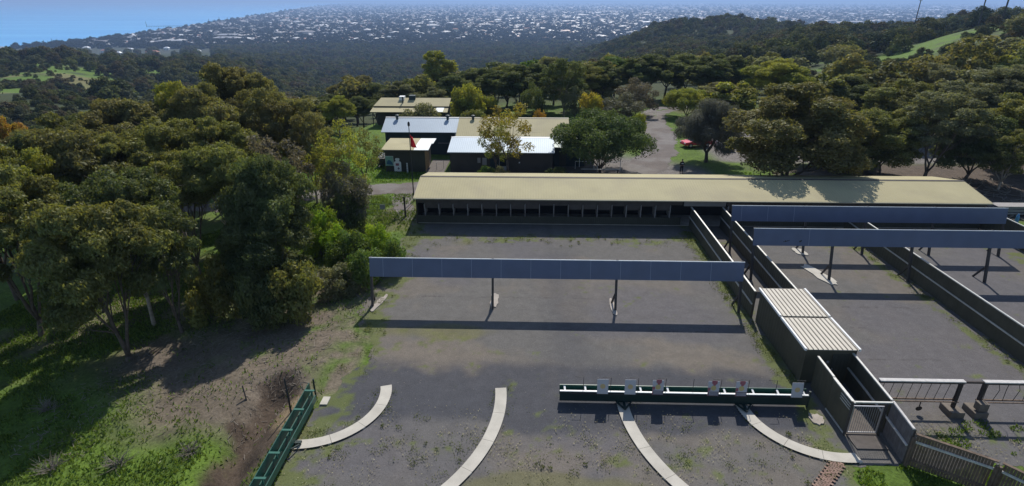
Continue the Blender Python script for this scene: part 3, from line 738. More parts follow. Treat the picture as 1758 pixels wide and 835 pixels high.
s = MB(); s.box((17.0, 27.05, .05), (17.9, 27.095, 1.95)); d = s.build('door', M['dark_wall'], t)
s = MB(); s.box((17.06, 27.0, .95), (17.12, 27.045, 1.05)); s.build('handle', M['chrome'], d)
s = MB(); s.box((16.75, 27.06, 1.35), (16.87, 27.095, 1.5)); s.build('notice', M['partition'], t)

# ------------------------------------------------------------------ swinging target racks
def arc_track(label, px, py, r, a0, a1, w=.62):
    s = MB(); n = 40; ins = []; out = []
    for i in range(n + 1):
        a = R(a0 + (a1 - a0) * i / n); ca, sa = math.cos(a), math.sin(a)
        ins.append((px + (r - w / 2) * ca, py + (r - w / 2) * sa)); out.append((px + (r + w / 2) * ca, py + (r + w / 2) * sa))
    for i in range(n):
        z0, z1 = -.05, .05 + .006 * 0
        e = .008 / max(r * R(abs(a1 - a0)) / n, .01); lp = lambda a_, b_, t_: (a_[0] + (b_[0] - a_[0]) * t_, a_[1] + (b_[1] - a_[1]) * t_)
        t0 = e if i % 10 == 0 else 0; t1 = 1 - e if i % 10 == 9 else 1
        q = [lp(ins[i], ins[i + 1], t0), lp(out[i], out[i + 1], t0), lp(out[i], out[i + 1], t1), lp(ins[i], ins[i + 1], t1)]
        s.add([(x, y, z1) for x, y in q] + [(x, y, z0) for x, y in q], [(0, 1, 2, 3), (0, 4, 5, 1), (2, 6, 7, 3)] + ([(3, 7, 4, 0)] if i % 10 == 0 else []) + ([(1, 5, 6, 2)] if i % 10 == 9 else []))
    s2 = MB(); s2.v = s.v; s2.f = s.f; s2.mi = s.mi
    return tag(s2.build('concrete_track', M['concrete']), label, 'track', 'curved concrete wheel tracks')
arc_track('short curved concrete track ending at the swung-open green rack', -11.35, 25.0, 3.65, -88, 17)
arc_track('long curved concrete track left of centre with nothing parked on it', -11.35, 25.0, 10.0, -42, 6)
arc_track('long curved concrete track under the left end of the target rack', 15.3, 25.0, 10.1, 177, 222)
arc_track('short curved concrete track sweeping from the rack towards the steel gate', 15.3, 25.0, 3.75, 178, 278)

def target(label, x, y, z0, kind, group, lean=.16):
    t = thing('paper_target', label, 'target', (x, y, z0), group)
    w, h = .295, .84
    def q(a, b, o): return (x + a, y - o + b * lean, z0 + b)
    def slab(a0, a1, b0, b1, o0, o1, s): s.hexa([q(a0, b0, o1), q(a1, b0, o1), q(a1, b0, o0), q(a0, b0, o0), q(a0, b1, o1), q(a1, b1, o1), q(a1, b1, o0), q(a0, b1, o0)])
    s = MB(); slab(-w, w, 0, h, 0, .012, s); sh = s.build('sheet', M['paper'], t)
    def disc(cx, cz, r, o0, o1, m, nm):
        s = MB(); n = 20
        s.extrude([q(cx + r * math.cos(2 * math.pi * k / n), cz + r * math.sin(2 * math.pi * k / n), o0) for k in range(n)], (0, -(o1 - o0), 0)); s.build(nm, m, sh)
    if kind == 'plain': disc(0, .44, .14, .014, .018, M['tan'], 'bullseye')
    else:
        disc(0, .46, .14, .020, .024, M['yellow_print'], 'bullseye')
        s = MB(); slab(-w, w, .005, .25, .014, .017, s); s.build('text_block', M['dark_print'], sh)
        s = MB(); slab(-.1, .18, .70, .875, .014, .017, s); s.add([q(-.05, .70, .0155), q(.16, .70, .0155), q(.05, .56, .0155), q(-.02, .58, .0155)], [(0, 1, 2, 3)]); s.build('heading_block', M['red_print'], sh)
        s = MB(); slab(-w, -.16, .30, .48, .014, .017, s); slab(-w, -.26, .02, .3, .0175, .019, s); s.build('side_print', M['red_print'], sh)
        for k in range(3):   # printed text lines, unreadable at this size
            s = MB(); slab(-.24, .27, .05 + k * .065, .08 + k * .065, .019, .021, s); s.build('text_line', M['paper'], sh)
    return t
RX0, RX1, RY = 1.82, 14.95, 24.92
t = thing('target_rack', 'long dark green target rack on wheeled feet, papers clipped along it', 'rack', (RX0, RY, 0))
s = MB(); s.box((RX0, RY + .36, .30), (RX1, RY + .40, .92)); s.build('back_panel', M['green'], t)
s = MB(); s.box((RX0, RY - .02, .16), (RX1, RY + .03, .755)); fp = s.build('front_panel', M['dark_green'], t)
s = MB(); s.box((RX0, RY - .03, .758), (RX1, RY + .07, .80)); s.build('top_edge', M['white'], fp)
s = MB(); s.box((RX0, RY + .075, .44), (RX1, RY + .355, .48)); s.build('trough', M['green'], t)
s = MB(); s.box((RX0 + .6, RY - .075, .66), (RX1 - .3, RY - .035, .695)); s.build('clip_bar', M['rod'], fp)
tx = [2.62 + 1.455 * i for i in range(9)]
for i, x in enumerate(tx):
    s = MB(); s.tube([(x + .0, RY + .2, 1.56), (x + .46, RY + .2, 1.56), (x + .46, RY + .2, .48)], .016, 5); s.build('bent_rod', M['rod'], t)
for x in (2.1, 3.2, 6.15, 7.6, 10.6, 12.1, 13.4, 14.75):
    s = MB(); s.beam((x, RY + .09, .77), (x - .02, RY + .35, .86), .1, .03); s.build('bracket', M['white'], t)
for x in (5.25, 11.6):
    s = MB(); s.box((x - .42, RY - .05, .15), (x + .42, RY + .30, .235)); s.beam((x - .4, RY - .06, .2), (x, RY - .55, .1), .07, .07); s.beam((x + .4, RY - .06, .2), (x, RY - .55, .1), .07, .07); s.beam((x, RY - .6, .16), (x, RY + .3, .16), .12, .1)
    ft = s.build('carriage', M['dark_green'], t)
    for yy in (-.55, .3):
        s = MB(); s.disc((x, RY + yy, .125), (1, 0, 0), .07, .05, 14); s.build('wheel', M['rod'], ft)
s = MB(); s.tube([(15.0, RY + .05, 0), (15.0, RY + .05, 1.0)], .06, 8); s.build('pivot_post', M['dark_green'], t)
g = 'paper targets on the rack'
lab = {1: ('plain', 'white paper target with tan circle, leftmost on the rack'), 2: ('plain', 'white paper target with tan circle directly above the rack left foot'),
       3: ('print', 'printed red and yellow target, leftmost of the coloured ones'), 5: ('print', 'printed red and yellow target, middle of the coloured ones'),
       6: ('print', 'printed red and yellow target directly above the rack right foot'), 8: ('plain', 'white paper target with tan circle at the rack end by the store')}
for i, (k, l_) in lab.items(): target(l_, tx[i] + .0, RY - .1, .72, k, g)

# left rack, swung open along -Y
t = thing('target_rack', 'empty green target rack swung open along the left bank, seen from above', 'rack', (-11.4, 24.9, 0))
lx = -11.45
s = MB(); s.box((lx - .30, 11.5, .35), (lx - .26, 25.0, .95)); s.build('back_panel', M['green'], t)
s = MB(); s.box((lx + .20, 11.5, .25), (lx + .25, 24.4, .62)); s.build('front_panel', M['green'], t)
s = MB(); s.box((lx - .02, 11.5, .30), (lx + .03, 24.6, .74)); s.build('centre_panel', M['green'], t)
s = MB(); s.box((lx - .255, 11.5, .27), (lx + .195, 24.5, .31)); s.build('trough', M['dark_green'], t)
for k in range(9):
    y = 24.3 - 1.5 * k
    s = MB(); s.box((lx - .25, y - .06, .955), (lx + .26, y + .06, .99)); s.beam((lx + .1, y, .62), (lx + .1, y, .955), .06, .06); s.build('bracket', mat('light_green_paint', (.03, .13, .095), .45) if 'light_green_paint' not in bpy.data.materials else bpy.data.materials['light_green_paint'], t)
for y in (21.35, 14.95):
    s = MB(); s.box((lx - .75, y - .1, .12), (lx + .55, y + .1, .22)); s.beam((lx + .5, y - .1, .15), (lx + .3, y - .6, .3), .06, .06); ft = s.build('carriage', M['dark_green'], t)
    for xx in (-.6, .45):
        s = MB(); s.disc((lx + xx, y, .12), (0, 1, 0), .07, .05, 14); s.build('wheel', M['rod'], ft)
s = MB(); s.tube([(lx - .05, 25.05, -.1), (lx - .05, 25.05, 1.15)], .05, 8); s.build('pivot_post', M['dark_green'], t)
pts = [(lx - .35 - .35 * math.sin(a), 24.9 + .3 * math.cos(a), .7 + .25 * math.sin(a)) for a in np.linspace(0, 3.0, 8)]
s = MB(); s.tube(pts, .025, 6); s.build('hose', M['rod'], t)
s = MB(); s.box((-11.05, 24.35, -.02), (-10.66, 25.0, .05)); tag(s.build('concrete_pad', M['concrete']), 'small white concrete pad at the hinge end of the open rack', 'pad')
patch('concrete_pad', 'grey concrete pad below the right end of the target rack', 15.1, 24.0, .38, .45, 8, M['footing'], cat='pad')

# ------------------------------------------------------------------ hanging steel target frames behind the paling fence
def steel_frame(label, x0, x1, y, blocks, rods, bent=False):
    t = thing('steel_target_frame', label, 'target frame', (x0, y, 0), 'weathered steel target frames')
    s = MB(); s.beam((x0, y, 1.97), (x1, y, 1.97), .24, .06); b = s.build('top_board', M['weathered'], t)
    s = MB(); s.beam((x0, y - .03, 1.88), (x1, y - .03, 1.88), .1, .11); s.build('top_beam', M['iron'], t)
    s = MB(); s.beam((x0, y + .05, .78), (x1, y + .05, .78), .07, .07); s.beam((x0, y - .09, .72), (x1, y - .09, .72), .05, .05); s.build('lower_rail', M['paling'], t)
    for i in range(rods):
        x = x0 + (x1 - x0) * (i + .6) / rods
        s = MB()
        if bent: s.tube([(x, y, .78), (x + (.16 if i % 2 else -.02), y, 1.45), (x, y, 1.86)], .016, 5)
        else: s.tube([(x - .1, y, .78), (x + .02, y, 1.86)], .014, 5)
        s.build('hanging_rod', M['rod'], t)
    for bx in blocks:
        s = MB(); s.beam((bx, y, .30), (bx, y, 1.82), .16, .14); s.build('post', M['iron'], t)
        s = MB(); s.box((bx - .36, y - .48, -.05), (bx + .36, y + .42, .32)); s.build('concrete_block', M['block'], t, bevel=.02)
    return t
f1 = steel_frame('steel target frame with thin straight rods, left of the two concrete blocks', 18.25, 22.55, 24.78, [22.42], 9)
f2 = steel_frame('steel target frame with bent rods and an ammunition box, cut off at right', 23.5, 28.6, 24.78, [23.62], 10, True)
s = MB(); s.box((23.38, 24.32, .42), (23.86, 24.70, .86)); s.build('steel_box', M['block'], f2, bevel=.01)
s = MB(); s.beam((23.62, 24.55, .30), (23.62, 24.55, .42), .1, .1); s.build('box_stand', M['iron'], f2)
s = MB(); s.beam((22.556, 24.75, 1.93), (23.494, 24.75, 1.93), .1, .1); tag(s.build('link_beam', M['iron']), 'short dark iron beam joining the two steel target frames', 'beam')
t = thing('gong', 'round steel gong on a short strap hung below the frame rail', 'gong', (20.6, 24.6, .2))
s = MB(); s.disc((20.6, 24.64, .3), (0, 1, .15), .16, .025, 20); s.build('plate', M['iron'], t)
s = MB(); s.beam((20.6, 24.65, .44), (20.62, 24.68, .745), .05, .02); s.build('strap', M['iron'], t)

# brick path and paving
s = MB(); r = random.Random(5)
a = Vector((14.75, 20.95, 0)); d = Vector((-1.25, -1.25, 0)).normalized(); n = Vector((-d.y, d.x, 0))
for i in range(20):
    for j in range(3):
        q = a + d * (i * .125) + n * ((j - 1.5) * .2 + (.11 if i % 2 else 0)); u = d * .056; v = n * .092; z = .008 + .012 * r.random()
        s.hexa([q - u - v, q + u - v, q + u + v, q - u + v] + [p + Vector((0, 0, z + .02)) for p in (q - u - v, q + u - v, q + u + v, q - u + v)])
tag(s.build('brick_path', M['brick']), 'narrow red brick path at the bottom edge near the short track', 'path')
s = MB(); s.box((16.05, 21.9, -.05), (17.55, 26.9, .03)); tag(s.build('brick_paving', M['paving']), kind='structure')

# poles and stakes on the left
s = MB(); zb = tz1(-12.45, 23.9); s.tube([(-12.45, 23.9, zb - .2), (-12.50, 24.0, zb + .95), (-12.55, 24.05, zb + 2.1)], [.06, .05, .04], 7)
tag(s.build('leaning_pole', M['rod']), 'thin dark leaning pole beside the open green rack', 'pole')
s = MB(); zb = tz1(-15.6, 25.3); s.tube([(-15.5, 25.2, zb - .2), (-15.75, 25.5, zb + .75)], .04, 6)
tag(s.build('wooden_stake', M['post']), 'short dark stake tilted in the grass left of the pole', 'stake')

# wire gate by the long shed
t = thing('wire_gate', 'low wire gate with a small square sign between two posts left of the long shed', 'gate', (-14.3, 53.2, 0))
for x, h in ((-16.3, 1.9), (-12.25, 2.1)):
    s = MB(); s.tube([(x, 53.2, -.2), (x - .03, 53.2, h)], .09, 8); s.build('post', M['post'], t)
s = MB()
for z in (.35, .75, 1.3): s.tube([(-16.3, 53.2, z), (-12.25, 53.2, z)], .012, 4)
for i in range(9): s.tube([(-15.9 + i * .42, 53.2, .3), (-15.9 + i * .42, 53.2, 1.3)], .006, 4)
s.build('wires', M['frame'], t)
s = MB(); s.box((-14.75, 53.15, .75), (-14.25, 53.18, 1.25)); s.build('sign', M['frame'], t)
s = MB(); s.beam((-12.2, 53.25, .5), (-10.95, 53.4, 1.9), .05, .05); s.build('stay', M['timber'], t)

# flagpole
t = thing('flagpole', 'tall thin dark flagpole flying a red flag behind the long shed', 'flagpole', (-12.35, 58.2, 0))
s = MB(); s.tube([(-12.35, 58.2, -.2), (-12.35, 58.2, 1.2), (-12.35, 58.2, 8.0)], [.09, .06, .04], 8); s.build('pole', M['rod'], t)
s = MB(); s.tube([(-12.35, 58.2, 8.0), (-12.35, 58.2, 8.12), (-12.35, 58.2, 8.4), (-12.35, 58.2, 8.5)], [.05, .13, .12, .04], 8); s.build('finial', M['rod'], t)
s = MB(); N = 9
for i in range(N):
    a = i / (N - 1)
    pass
fv = []; 
for i in range(9):
    u = i / 8
    for j in range(9):
        w = j / 8
        fv.append((-12.30 + .62 * u * (.35 + .65 * w), 58.2 + .10 * math.sin(u * 7 + w * 2), 7.15 - 1.25 * w - .25 * u + .1 * u * w))
s.add(fv, [(i * 9 + j, i * 9 + j + 1, (i + 1) * 9 + j + 1, (i + 1) * 9 + j) for i in range(8) for j in range(8)])
fl = s.build('flag', M['red'], t, smooth=True); sm = fl.modifiers.new('thickness', 'SOLIDIFY'); sm.thickness = .01

# ------------------------------------------------------------------ buildings behind
def gable(t, x0, x1, ya, yr, yb, ez, rz, m, th=.06, name='roof'):
    s = MB()
    s.extrude([(x0, ya, ez), (x0, yr, rz), (x0, yr, rz - th), (x0, ya, ez - th)], (x1 - x0, 0, 0))
    s.extrude([(x0, yr + .004, rz), (x0, yb, ez), (x0, yb, ez - th), (x0, yr + .004, rz - th)], (x1 - x0, 0, 0))
    ro = s.build(name, m, t)
    s = MB(); s.extrude([(x0 - .02, yr - .18, rz - .015), (x0 - .02, yr, rz + .04), (x0 - .02, yr + .18, rz - .015)], (x1 - x0 + .04, 0, 0)); s.build('ridge_cap', M['white'] if m is M['roof_zinc'] else M['trim_tan'], ro)
    return ro
def box_walls(t, x0, x1, y0, y1, h, m, gz=None, yr=None):
    s = MB(); w = .08
    s.box((x0, y0, -.1), (x1, y0 + w, h)); s.box((x0, y1 - w, -.1), (x1, y1, h))
    for xa in (x0, x1 - w):
        if gz: s.extrude([(xa, y0 + w, -.1), (xa, y0 + w, h), (xa, yr, gz), (xa, y1 - w, h), (xa, y1 - w, -.1)], (w, 0, 0))
        else: s.box((xa, y0 + w, -.1), (xa + w, y1 - w, h))
    return s.build('wall', m, t)
# clubroom
t = thing('clubroom', 'clubroom with blue-white metal roof and dark wall behind the long shed', 'building', (-3.4, 72, 0))
box_walls(t, -9.75, 3.0, 69.0, 76.6, 2.66, M['brown_wall'], 3.45, 73.0)
gable(t, -10.0, 3.2, 68.4, 73.1, 77.4, 2.78, 3.62, M['roof_zinc'])
for x, w, z0, z1 in ((-6.35, .38, 1.3, 1.95), (-5.75, .55, 1.05, 1.95)):
    s = MB(); s.box((x, 68.95, z0), (x + w, 68.995, z1)); s.build('notice_board', M['partition'], t)
s = MB(); s.box((-4.75, 68.96, 0), (-3.75, 68.995, 2.1)); d = s.build('door', M['navy_wall'], t)
s = MB(); s.box((-3.9, 68.91, .95), (-3.84, 68.955, 1.1)); s.build('handle', M['chrome'], d)
s = MB(); s.box((-3.65, 68.965, .05), (-2.7, 68.995, 2.15)); w = s.build('window', M['frame'], t)
s = MB(); s.box((-3.58, 68.945, .9), (-2.77, 68.962, 2.08)); s.build('pane', M['glass'], w)
s = MB(); s.box((-1.2, 68.96, 1.3), (-1.05, 68.995, 1.45)); s.build('lamp', M['white'], t)
s = MB(); s.box((-10.0, 68.3, 2.62), (3.2, 68.396, 2.74)); s.build('gutter', M['navy_wall'], t)
s = MB(); s.box((-9.9, 67.2, -.02), (3.1, 69.0, .08)); s.build('step', M['footing'], t)
# indoor range hall: zinc left half, tan right half
t = thing('range_hall', 'long hall with zinc roof on the left, tan roof on the right, three vents', 'building', (-8, 80, 0))
box_walls(t, -20.0, 5.2, 78.3, 85.5, 3.05, M['navy_wall'], 4.4, 82)
ra = gable(t, -20.4, -9.9, 77.7, 81.2, 86, 3.2, 4.6, M['roof_zinc'])
rb = gable(t, -9.896, 5.6, 75.9, 81.2, 86, 2.9, 4.6, M['roof_tan'])
s = MB(); s.box((-9.8, 76.5, -.1), (5.2, 76.58, 2.7)); s.box((-9.8, 76.58, -.1), (-9.72, 78.29, 2.9)); s.build('wall', M['navy_wall'], t)
for x in (-18.7, -11.5, -7.9):
    s = MB(); s.tube([(x, 80.7, 4.3), (x, 80.7, 4.75)], .17, 10); s.tube([(x, 80.7, 4.7), (x, 80.7, 4.78), (x, 80.7, 4.98), (x, 80.7, 5.06)], [.2, .3, .3, .12], 10); s.build('roof_vent', M['navy_wall'], t)
s = MB(); s.beam((-12.5, 77.3, 1.8), (-9.82, 77.3, 1.8), .05, .05); s.build('pipe', M['partition'], t)
s = MB(); s.box((-10.2, 77.9, 2.75), (-9.95, 78.25, 3.1)); s.build('flood_lamp', M['white'], t)
# annex right of the clubroom
t = thing('annex', 'dark lean-to annex with pale green roof half hidden behind the round tree', 'building', (6, 74, 0))
box_walls(t, 3.3, 7.3, 72.6, 76.4, 2.4, M['navy_wall'])
s = MB(); s.hexa([(3.2, 72.0, 2.55), (9.0, 72.0, 2.55), (9.0, 76.5, 3.1), (3.2, 76.5, 3.1), (3.2, 72.0, 2.61), (9.0, 72.0, 2.61), (9.0, 76.5, 3.16), (3.2, 76.5, 3.16)]); s.build('roof', mat('pale_green_sheet', (.42, .52, .50), .5), t)
for x in (6.6, 8.9):
    s = MB(); s.beam((x, 72.1, 0), (x, 72.1, 2.54), .08, .08); s.build('post', M['white'], t)
s = MB(); s.box((7.5, 76.0, 0), (9.0, 76.1, 2.6)); s.build('side_screen', M['timber'], t)
s = MB(); s.box((4.0, 72.55, 0), (4.9, 72.595, 2.05)); s.build('door', M['dark_wall'], t)
# gun hut
t = thing('hut', 'small dark hut with tan roof whose right end is bright white sheeting', 'hut', (-15.5, 71, 0))
box_walls(t, -18.0, -13.0, 69.4, 74.0, 2.7, M['dark_wall'])
s = MB(); s.hexa([(-18.3, 68.9, 2.84), (-14.25, 68.9, 2.84), (-14.25, 71.5, 3.06), (-18.3, 71.5, 3.06), (-18.3, 68.9, 2.9), (-14.25, 68.9, 2.9), (-14.25, 71.5, 3.12), (-18.3, 71.5, 3.12)])
s.hexa([(-18.3, 71.504, 3.06), (-14.25, 71.504, 3.06), (-14.25, 74.2, 3.1), (-18.3, 74.2, 3.1), (-18.3, 71.504, 3.12), (-14.25, 71.504, 3.12), (-14.25, 74.2, 3.16), (-18.3, 74.2, 3.16)]); s.build('roof', M['roof_tan'], t)
s = MB(); s.hexa([(-14.246, 68.9, 2.84), (-12.4, 68.9, 2.84), (-12.4, 71.5, 3.06), (-14.246, 71.5, 3.06), (-14.246, 68.9, 2.9), (-12.4, 68.9, 2.9), (-12.4, 71.5, 3.12), (-14.246, 71.5, 3.12)])
s.hexa([(-14.246, 71.504, 3.06), (-12.2, 71.504, 3.06), (-12.2, 74.2, 3.1), (-14.246, 74.2, 3.1), (-14.246, 71.504, 3.12), (-12.2, 71.504, 3.12), (-12.2, 74.2, 3.16), (-14.246, 74.2, 3.16)]); s.build('white_roof_sheet', M['roof_clear'], t)
for y in (69.6, 70.3, 71.0, 71.7):
    s = MB(); s.box((-12.99, y, 0), (-12.87, y + .14, 2.7)); s.build('timber_stud', M['timber'], t)
s = MB(); s.box((-18.05, 68.82, 2.76), (-12.4, 68.89, 2.85)); s.build('gutter', M['dark_wall'], t)
t = thing('picture_board', 'square board painted with a dark blue hill on pale green, on the hut wall', 'sign', (-17.4, 69.3, 1))
s = MB(); s.box((-17.95, 69.32, .75), (-17.0, 69.37, 1.95)); b = s.build('board', M['board_green'], t)
s = MB(); s.extrude([(-17.85, 69.315, .95), (-17.05, 69.315, .85), (-17.1, 69.315, 1.15), (-17.35, 69.315, 1.45), (-17.6, 69.315, 1.5), (-17.8, 69.315, 1.25)], (0, -.01, 0)); s.build('painted_hill', M['board_blue'], b)
s = MB(); s.box((-17.98, 69.31, .72), (-17.95, 69.38, 1.98)); s.box((-17.0, 69.31, .72), (-16.97, 69.38, 1.98)); s.box((-17.95, 69.31, 1.95), (-17.0, 69.38, 1.98)); s.build('border', M['white'], b)
t = thing('bottle_board', 'white bottle-shaped board with red label leaning on the hut wall', 'sign', (-16.6, 69.2, 0))
prof = [(0, 0), (.42, 0), (.45, .1), (.45, 1.1), (.36, 1.25), (.2, 1.3), (.2, 1.38), (.26, 1.42), (.26, 1.62), (.18, 1.68), (0, 1.68)]
ol = [(-16.45 + a, 69.22 + b * .05, .06 + b) for a, b in prof] + [(-16.45 - a, 69.22 + b * .05, .06 + b) for a, b in prof[::-1][1:-1]]
s = MB(); s.extrude(ol, (0, -.05, 0)); b = s.build('board', M['white'], t)
s = MB(); s.hexa([(-16.68, 69.18, .8), (-16.28, 69.18, .8), (-16.28, 69.215, .8), (-16.68, 69.215, .8), (-16.68, 69.19, 1.1), (-16.28, 69.19, 1.1), (-16.28, 69.22, 1.1), (-16.68, 69.22, 1.1)]); s.build('red_label', M['red_print'], b)
s = MB(); s.box((-16.38, 69.155, .3), (-16.30, 69.172, .6)); s.box((-16.48, 69.15, .42), (-16.20, 69.168, .5)); s.build('dark_cross', M['dark_print'], b)
t = thing('marker_post', 'short white marker post with dark bands in front of the hut', 'post', (-15.2, 69.0, 0))
s = MB(); s.box((-15.28, 68.95, -.1), (-15.12, 69.05, 1.2)); b = s.build('post', M['white'], t)
for k in range(5):
    s = MB(); s.box((-15.25, 68.94, .12 + .22 * k), (-15.15, 68.948, .2 + .22 * k)); s.build('band', M['frame'], b)
t = thing('cart', 'dark trailer loaded with white wheels beside the hut', 'trailer', (-19.0, 72, 0))
s = MB(); s.box((-19.6, 71.2, .4), (-18.5, 73.6, 1.15)); s.build('tray', M['dark_wall'], t)
for x in (-19.68, -18.42):
    s = MB(); s.disc((x, 72.4, .35), (1, 0, 0), .33, .16, 16); w = s.build('wheel', M['black_rubber'], t)
s = MB(); s.tube([(-19.1 + .28 * math.cos(a), 71.9 + .05, 1.45 + .28 * math.sin(a)) for a in np.linspace(0, 6.2832, 17)], .07, 6); s.tube([(-18.7 + .2 * math.cos(a), 72.3, 1.4 + .2 * math.sin(a)) for a in np.linspace(0, 6.2832, 15)], .05, 6); s.build('spare_rims', M['white'], t)
s = MB(); s.beam((-19.05, 71.2, .45), (-19.05, 69.9, .4), .08, .08); s.build('drawbar', M['rod'], t)
s = MB(); s.box((-12.95, 68.8, -.03), (-10.6, 75.2, .03)); tag(s.build('paving', M['paving']), kind='structure')
t = thing('pipe_rail', 'thin grey pipe handrail beside the hut paving', 'handrail', (-11.4, 71, 0))
s = MB(); s.tube([(-11.7, 70.2, 0), (-11.7, 70.2, 1.0), (-10.9, 70.9, 1.0), (-10.9, 70.9, 0)], .025, 6); s.build('rail', M['frame'], t)
# far house with verandah roof
t = thing('far_house', 'tan roofed house with verandah half hidden by a shrub, farthest of the club buildings', 'house', (-20, 99, 0))
zb = tz1(-20, 98) - .2
box_walls(t, -26.3, -14.4, 98.6, 104.5, 2.7, M['brown_wall'])
s = MB(); s.hexa([(-27, 96.7, 2.45), (-13.8, 96.7, 2.45), (-13.9, 99.1, 2.85), (-27, 99.1, 2.85), (-27, 96.7, 2.5), (-13.8, 96.7, 2.5), (-13.9, 99.1, 2.9), (-27, 99.1, 2.9)]); s.build('verandah_roof', M['roof_tan'], t)
s = MB(); s.hexa([(-15.9, 96.8, 2.53), (-14.6, 96.8, 2.53), (-14.6, 99.0, 2.90), (-15.9, 99.0, 2.90), (-15.9, 96.8, 2.56), (-14.6, 96.8, 2.56), (-14.6, 99.0, 2.93), (-15.9, 99.0, 2.93)]); s.build('clear_sheet', M['roof_clear'], t)
s = MB(); s.hexa([(-26.9, 99.0, 3.05), (-13.8, 99.0, 3.05), (-13.8, 102, 4.0), (-26.2, 102, 4.0), (-26.9, 99.0, 3.11), (-13.8, 99.0, 3.11), (-13.8, 102, 4.06), (-26.2, 102, 4.06)])
s.hexa([(-26.2, 102.004, 4.0), (-13.8, 102.004, 4.0), (-13.8, 105, 3.0), (-26.9, 105, 3.0), (-26.2, 102.004, 4.06), (-13.8, 102.004, 4.06), (-13.8, 105, 3.06), (-26.9, 105, 3.06)]); s.build('roof', M['roof_tan'], t)
s = MB(); s.hexa([(-26.9, 98.95, 2.9), (-13.9, 98.95, 2.9), (-13.9, 99.0, 2.9), (-26.9, 99.0, 2.9), (-26.9, 98.95, 3.05), (-13.9, 98.95, 3.05), (-13.9, 99.0, 3.05), (-26.9, 99.0, 3.05)]); s.build('fascia', M['inside'], t)
s = MB(); s.box((-22.8, 101, 3.5), (-21.9, 102.2, 4.4)); s.build('cooler', M['white'], t)
s = MB(); s.box((-21.1, 101.2, 3.6), (-20.0, 102.2, 4.55)); s.build('air_conditioner', M['navy_wall'], t)
s = MB(); s.tube([(-22.0, 100.2, 3.2), (-22.0, 100.2, 4.5)], .12, 8); s.build('flue', M['rod'], t)
for x in (-26.6, -22.5, -18.4, -14.2):
    s = MB(); s.box((x - .06, 96.9, -.5), (x + .06, 97.02, 2.46)); s.build('post', M['post'], t)
# rails and bench under the round tree
t = thing('tube_rail', 'white tube handrail beside the annex steps under the round tree', 'handrail', (6.5, 71, 0))
s = MB(); s.tube([(6.0, 71.2, 0), (6.0, 71.2, 1.0), (8.4, 71.2, 1.0), (8.4, 71.2, 0)], .04, 6); s.build('rail', M['white'], t)
t = thing('shade_frame', 'white tube frame with a tall right post in the shade of the round tree', 'frame', (10.5, 70, 0))
s = MB(); s.tube([(8.7, 70.0, 0), (8.7, 70.0, 1.25), (10.2, 70, 1.25)], .04, 6); s.tube([(11.6, 70.3, 0), (11.6, 70.3, 2.7)], .04, 6); s.tube([(10.2, 70, 1.25), (11.6, 70.3, 1.25)], .03, 6); s.build('tubes', M['white'], t)
t = thing('timber_bench', 'long low timber bench under the round tree', 'bench', (8.5, 69.6, 0))
for x in (6.9, 9.0, 11.2):
    s = MB(); s.box((x - .06, 69.45, 0), (x + .06, 69.75, .40)); s.build('leg', M['post'], t)
s = MB(); s.box((6.6, 69.4, .404), (11.6, 69.8, .46)); s.build('seat', M['weathered'], t)
# stack of sheets at the far right
t = thing('board_stack', 'stack of grey boards and tubes outside the far right fence', 'stack', (48.5, 55.5, 0))
r = random.Random(2)
for k in range(6):
    s = MB(); z = .12 + k * .17; s.box((46.6 + r.random() * .4, 54.9 + r.random() * .3, z), (52.5, 56.2, z + .09)); s.build('board', M['partition'] if k % 2 else M['frame'], t)
for x in (47.3, 51.3):
    s = MB(); s.box((x, 54.9, -.1), (x + .12, 56.2, .118)); s.build('bearer', M['post'], t)
s = MB(); s.tube([(47.4, 53.0, 0), (47.35, 53.0, .75), (47.35, 53.0, 1.0)], [.16, .14, .05], 10); tag(s.build('gas_bottle', mat('blue_paint', (.08, .25, .5), .4)), 'small blue gas bottle standing by the fence at the right edge', 'gas bottle')

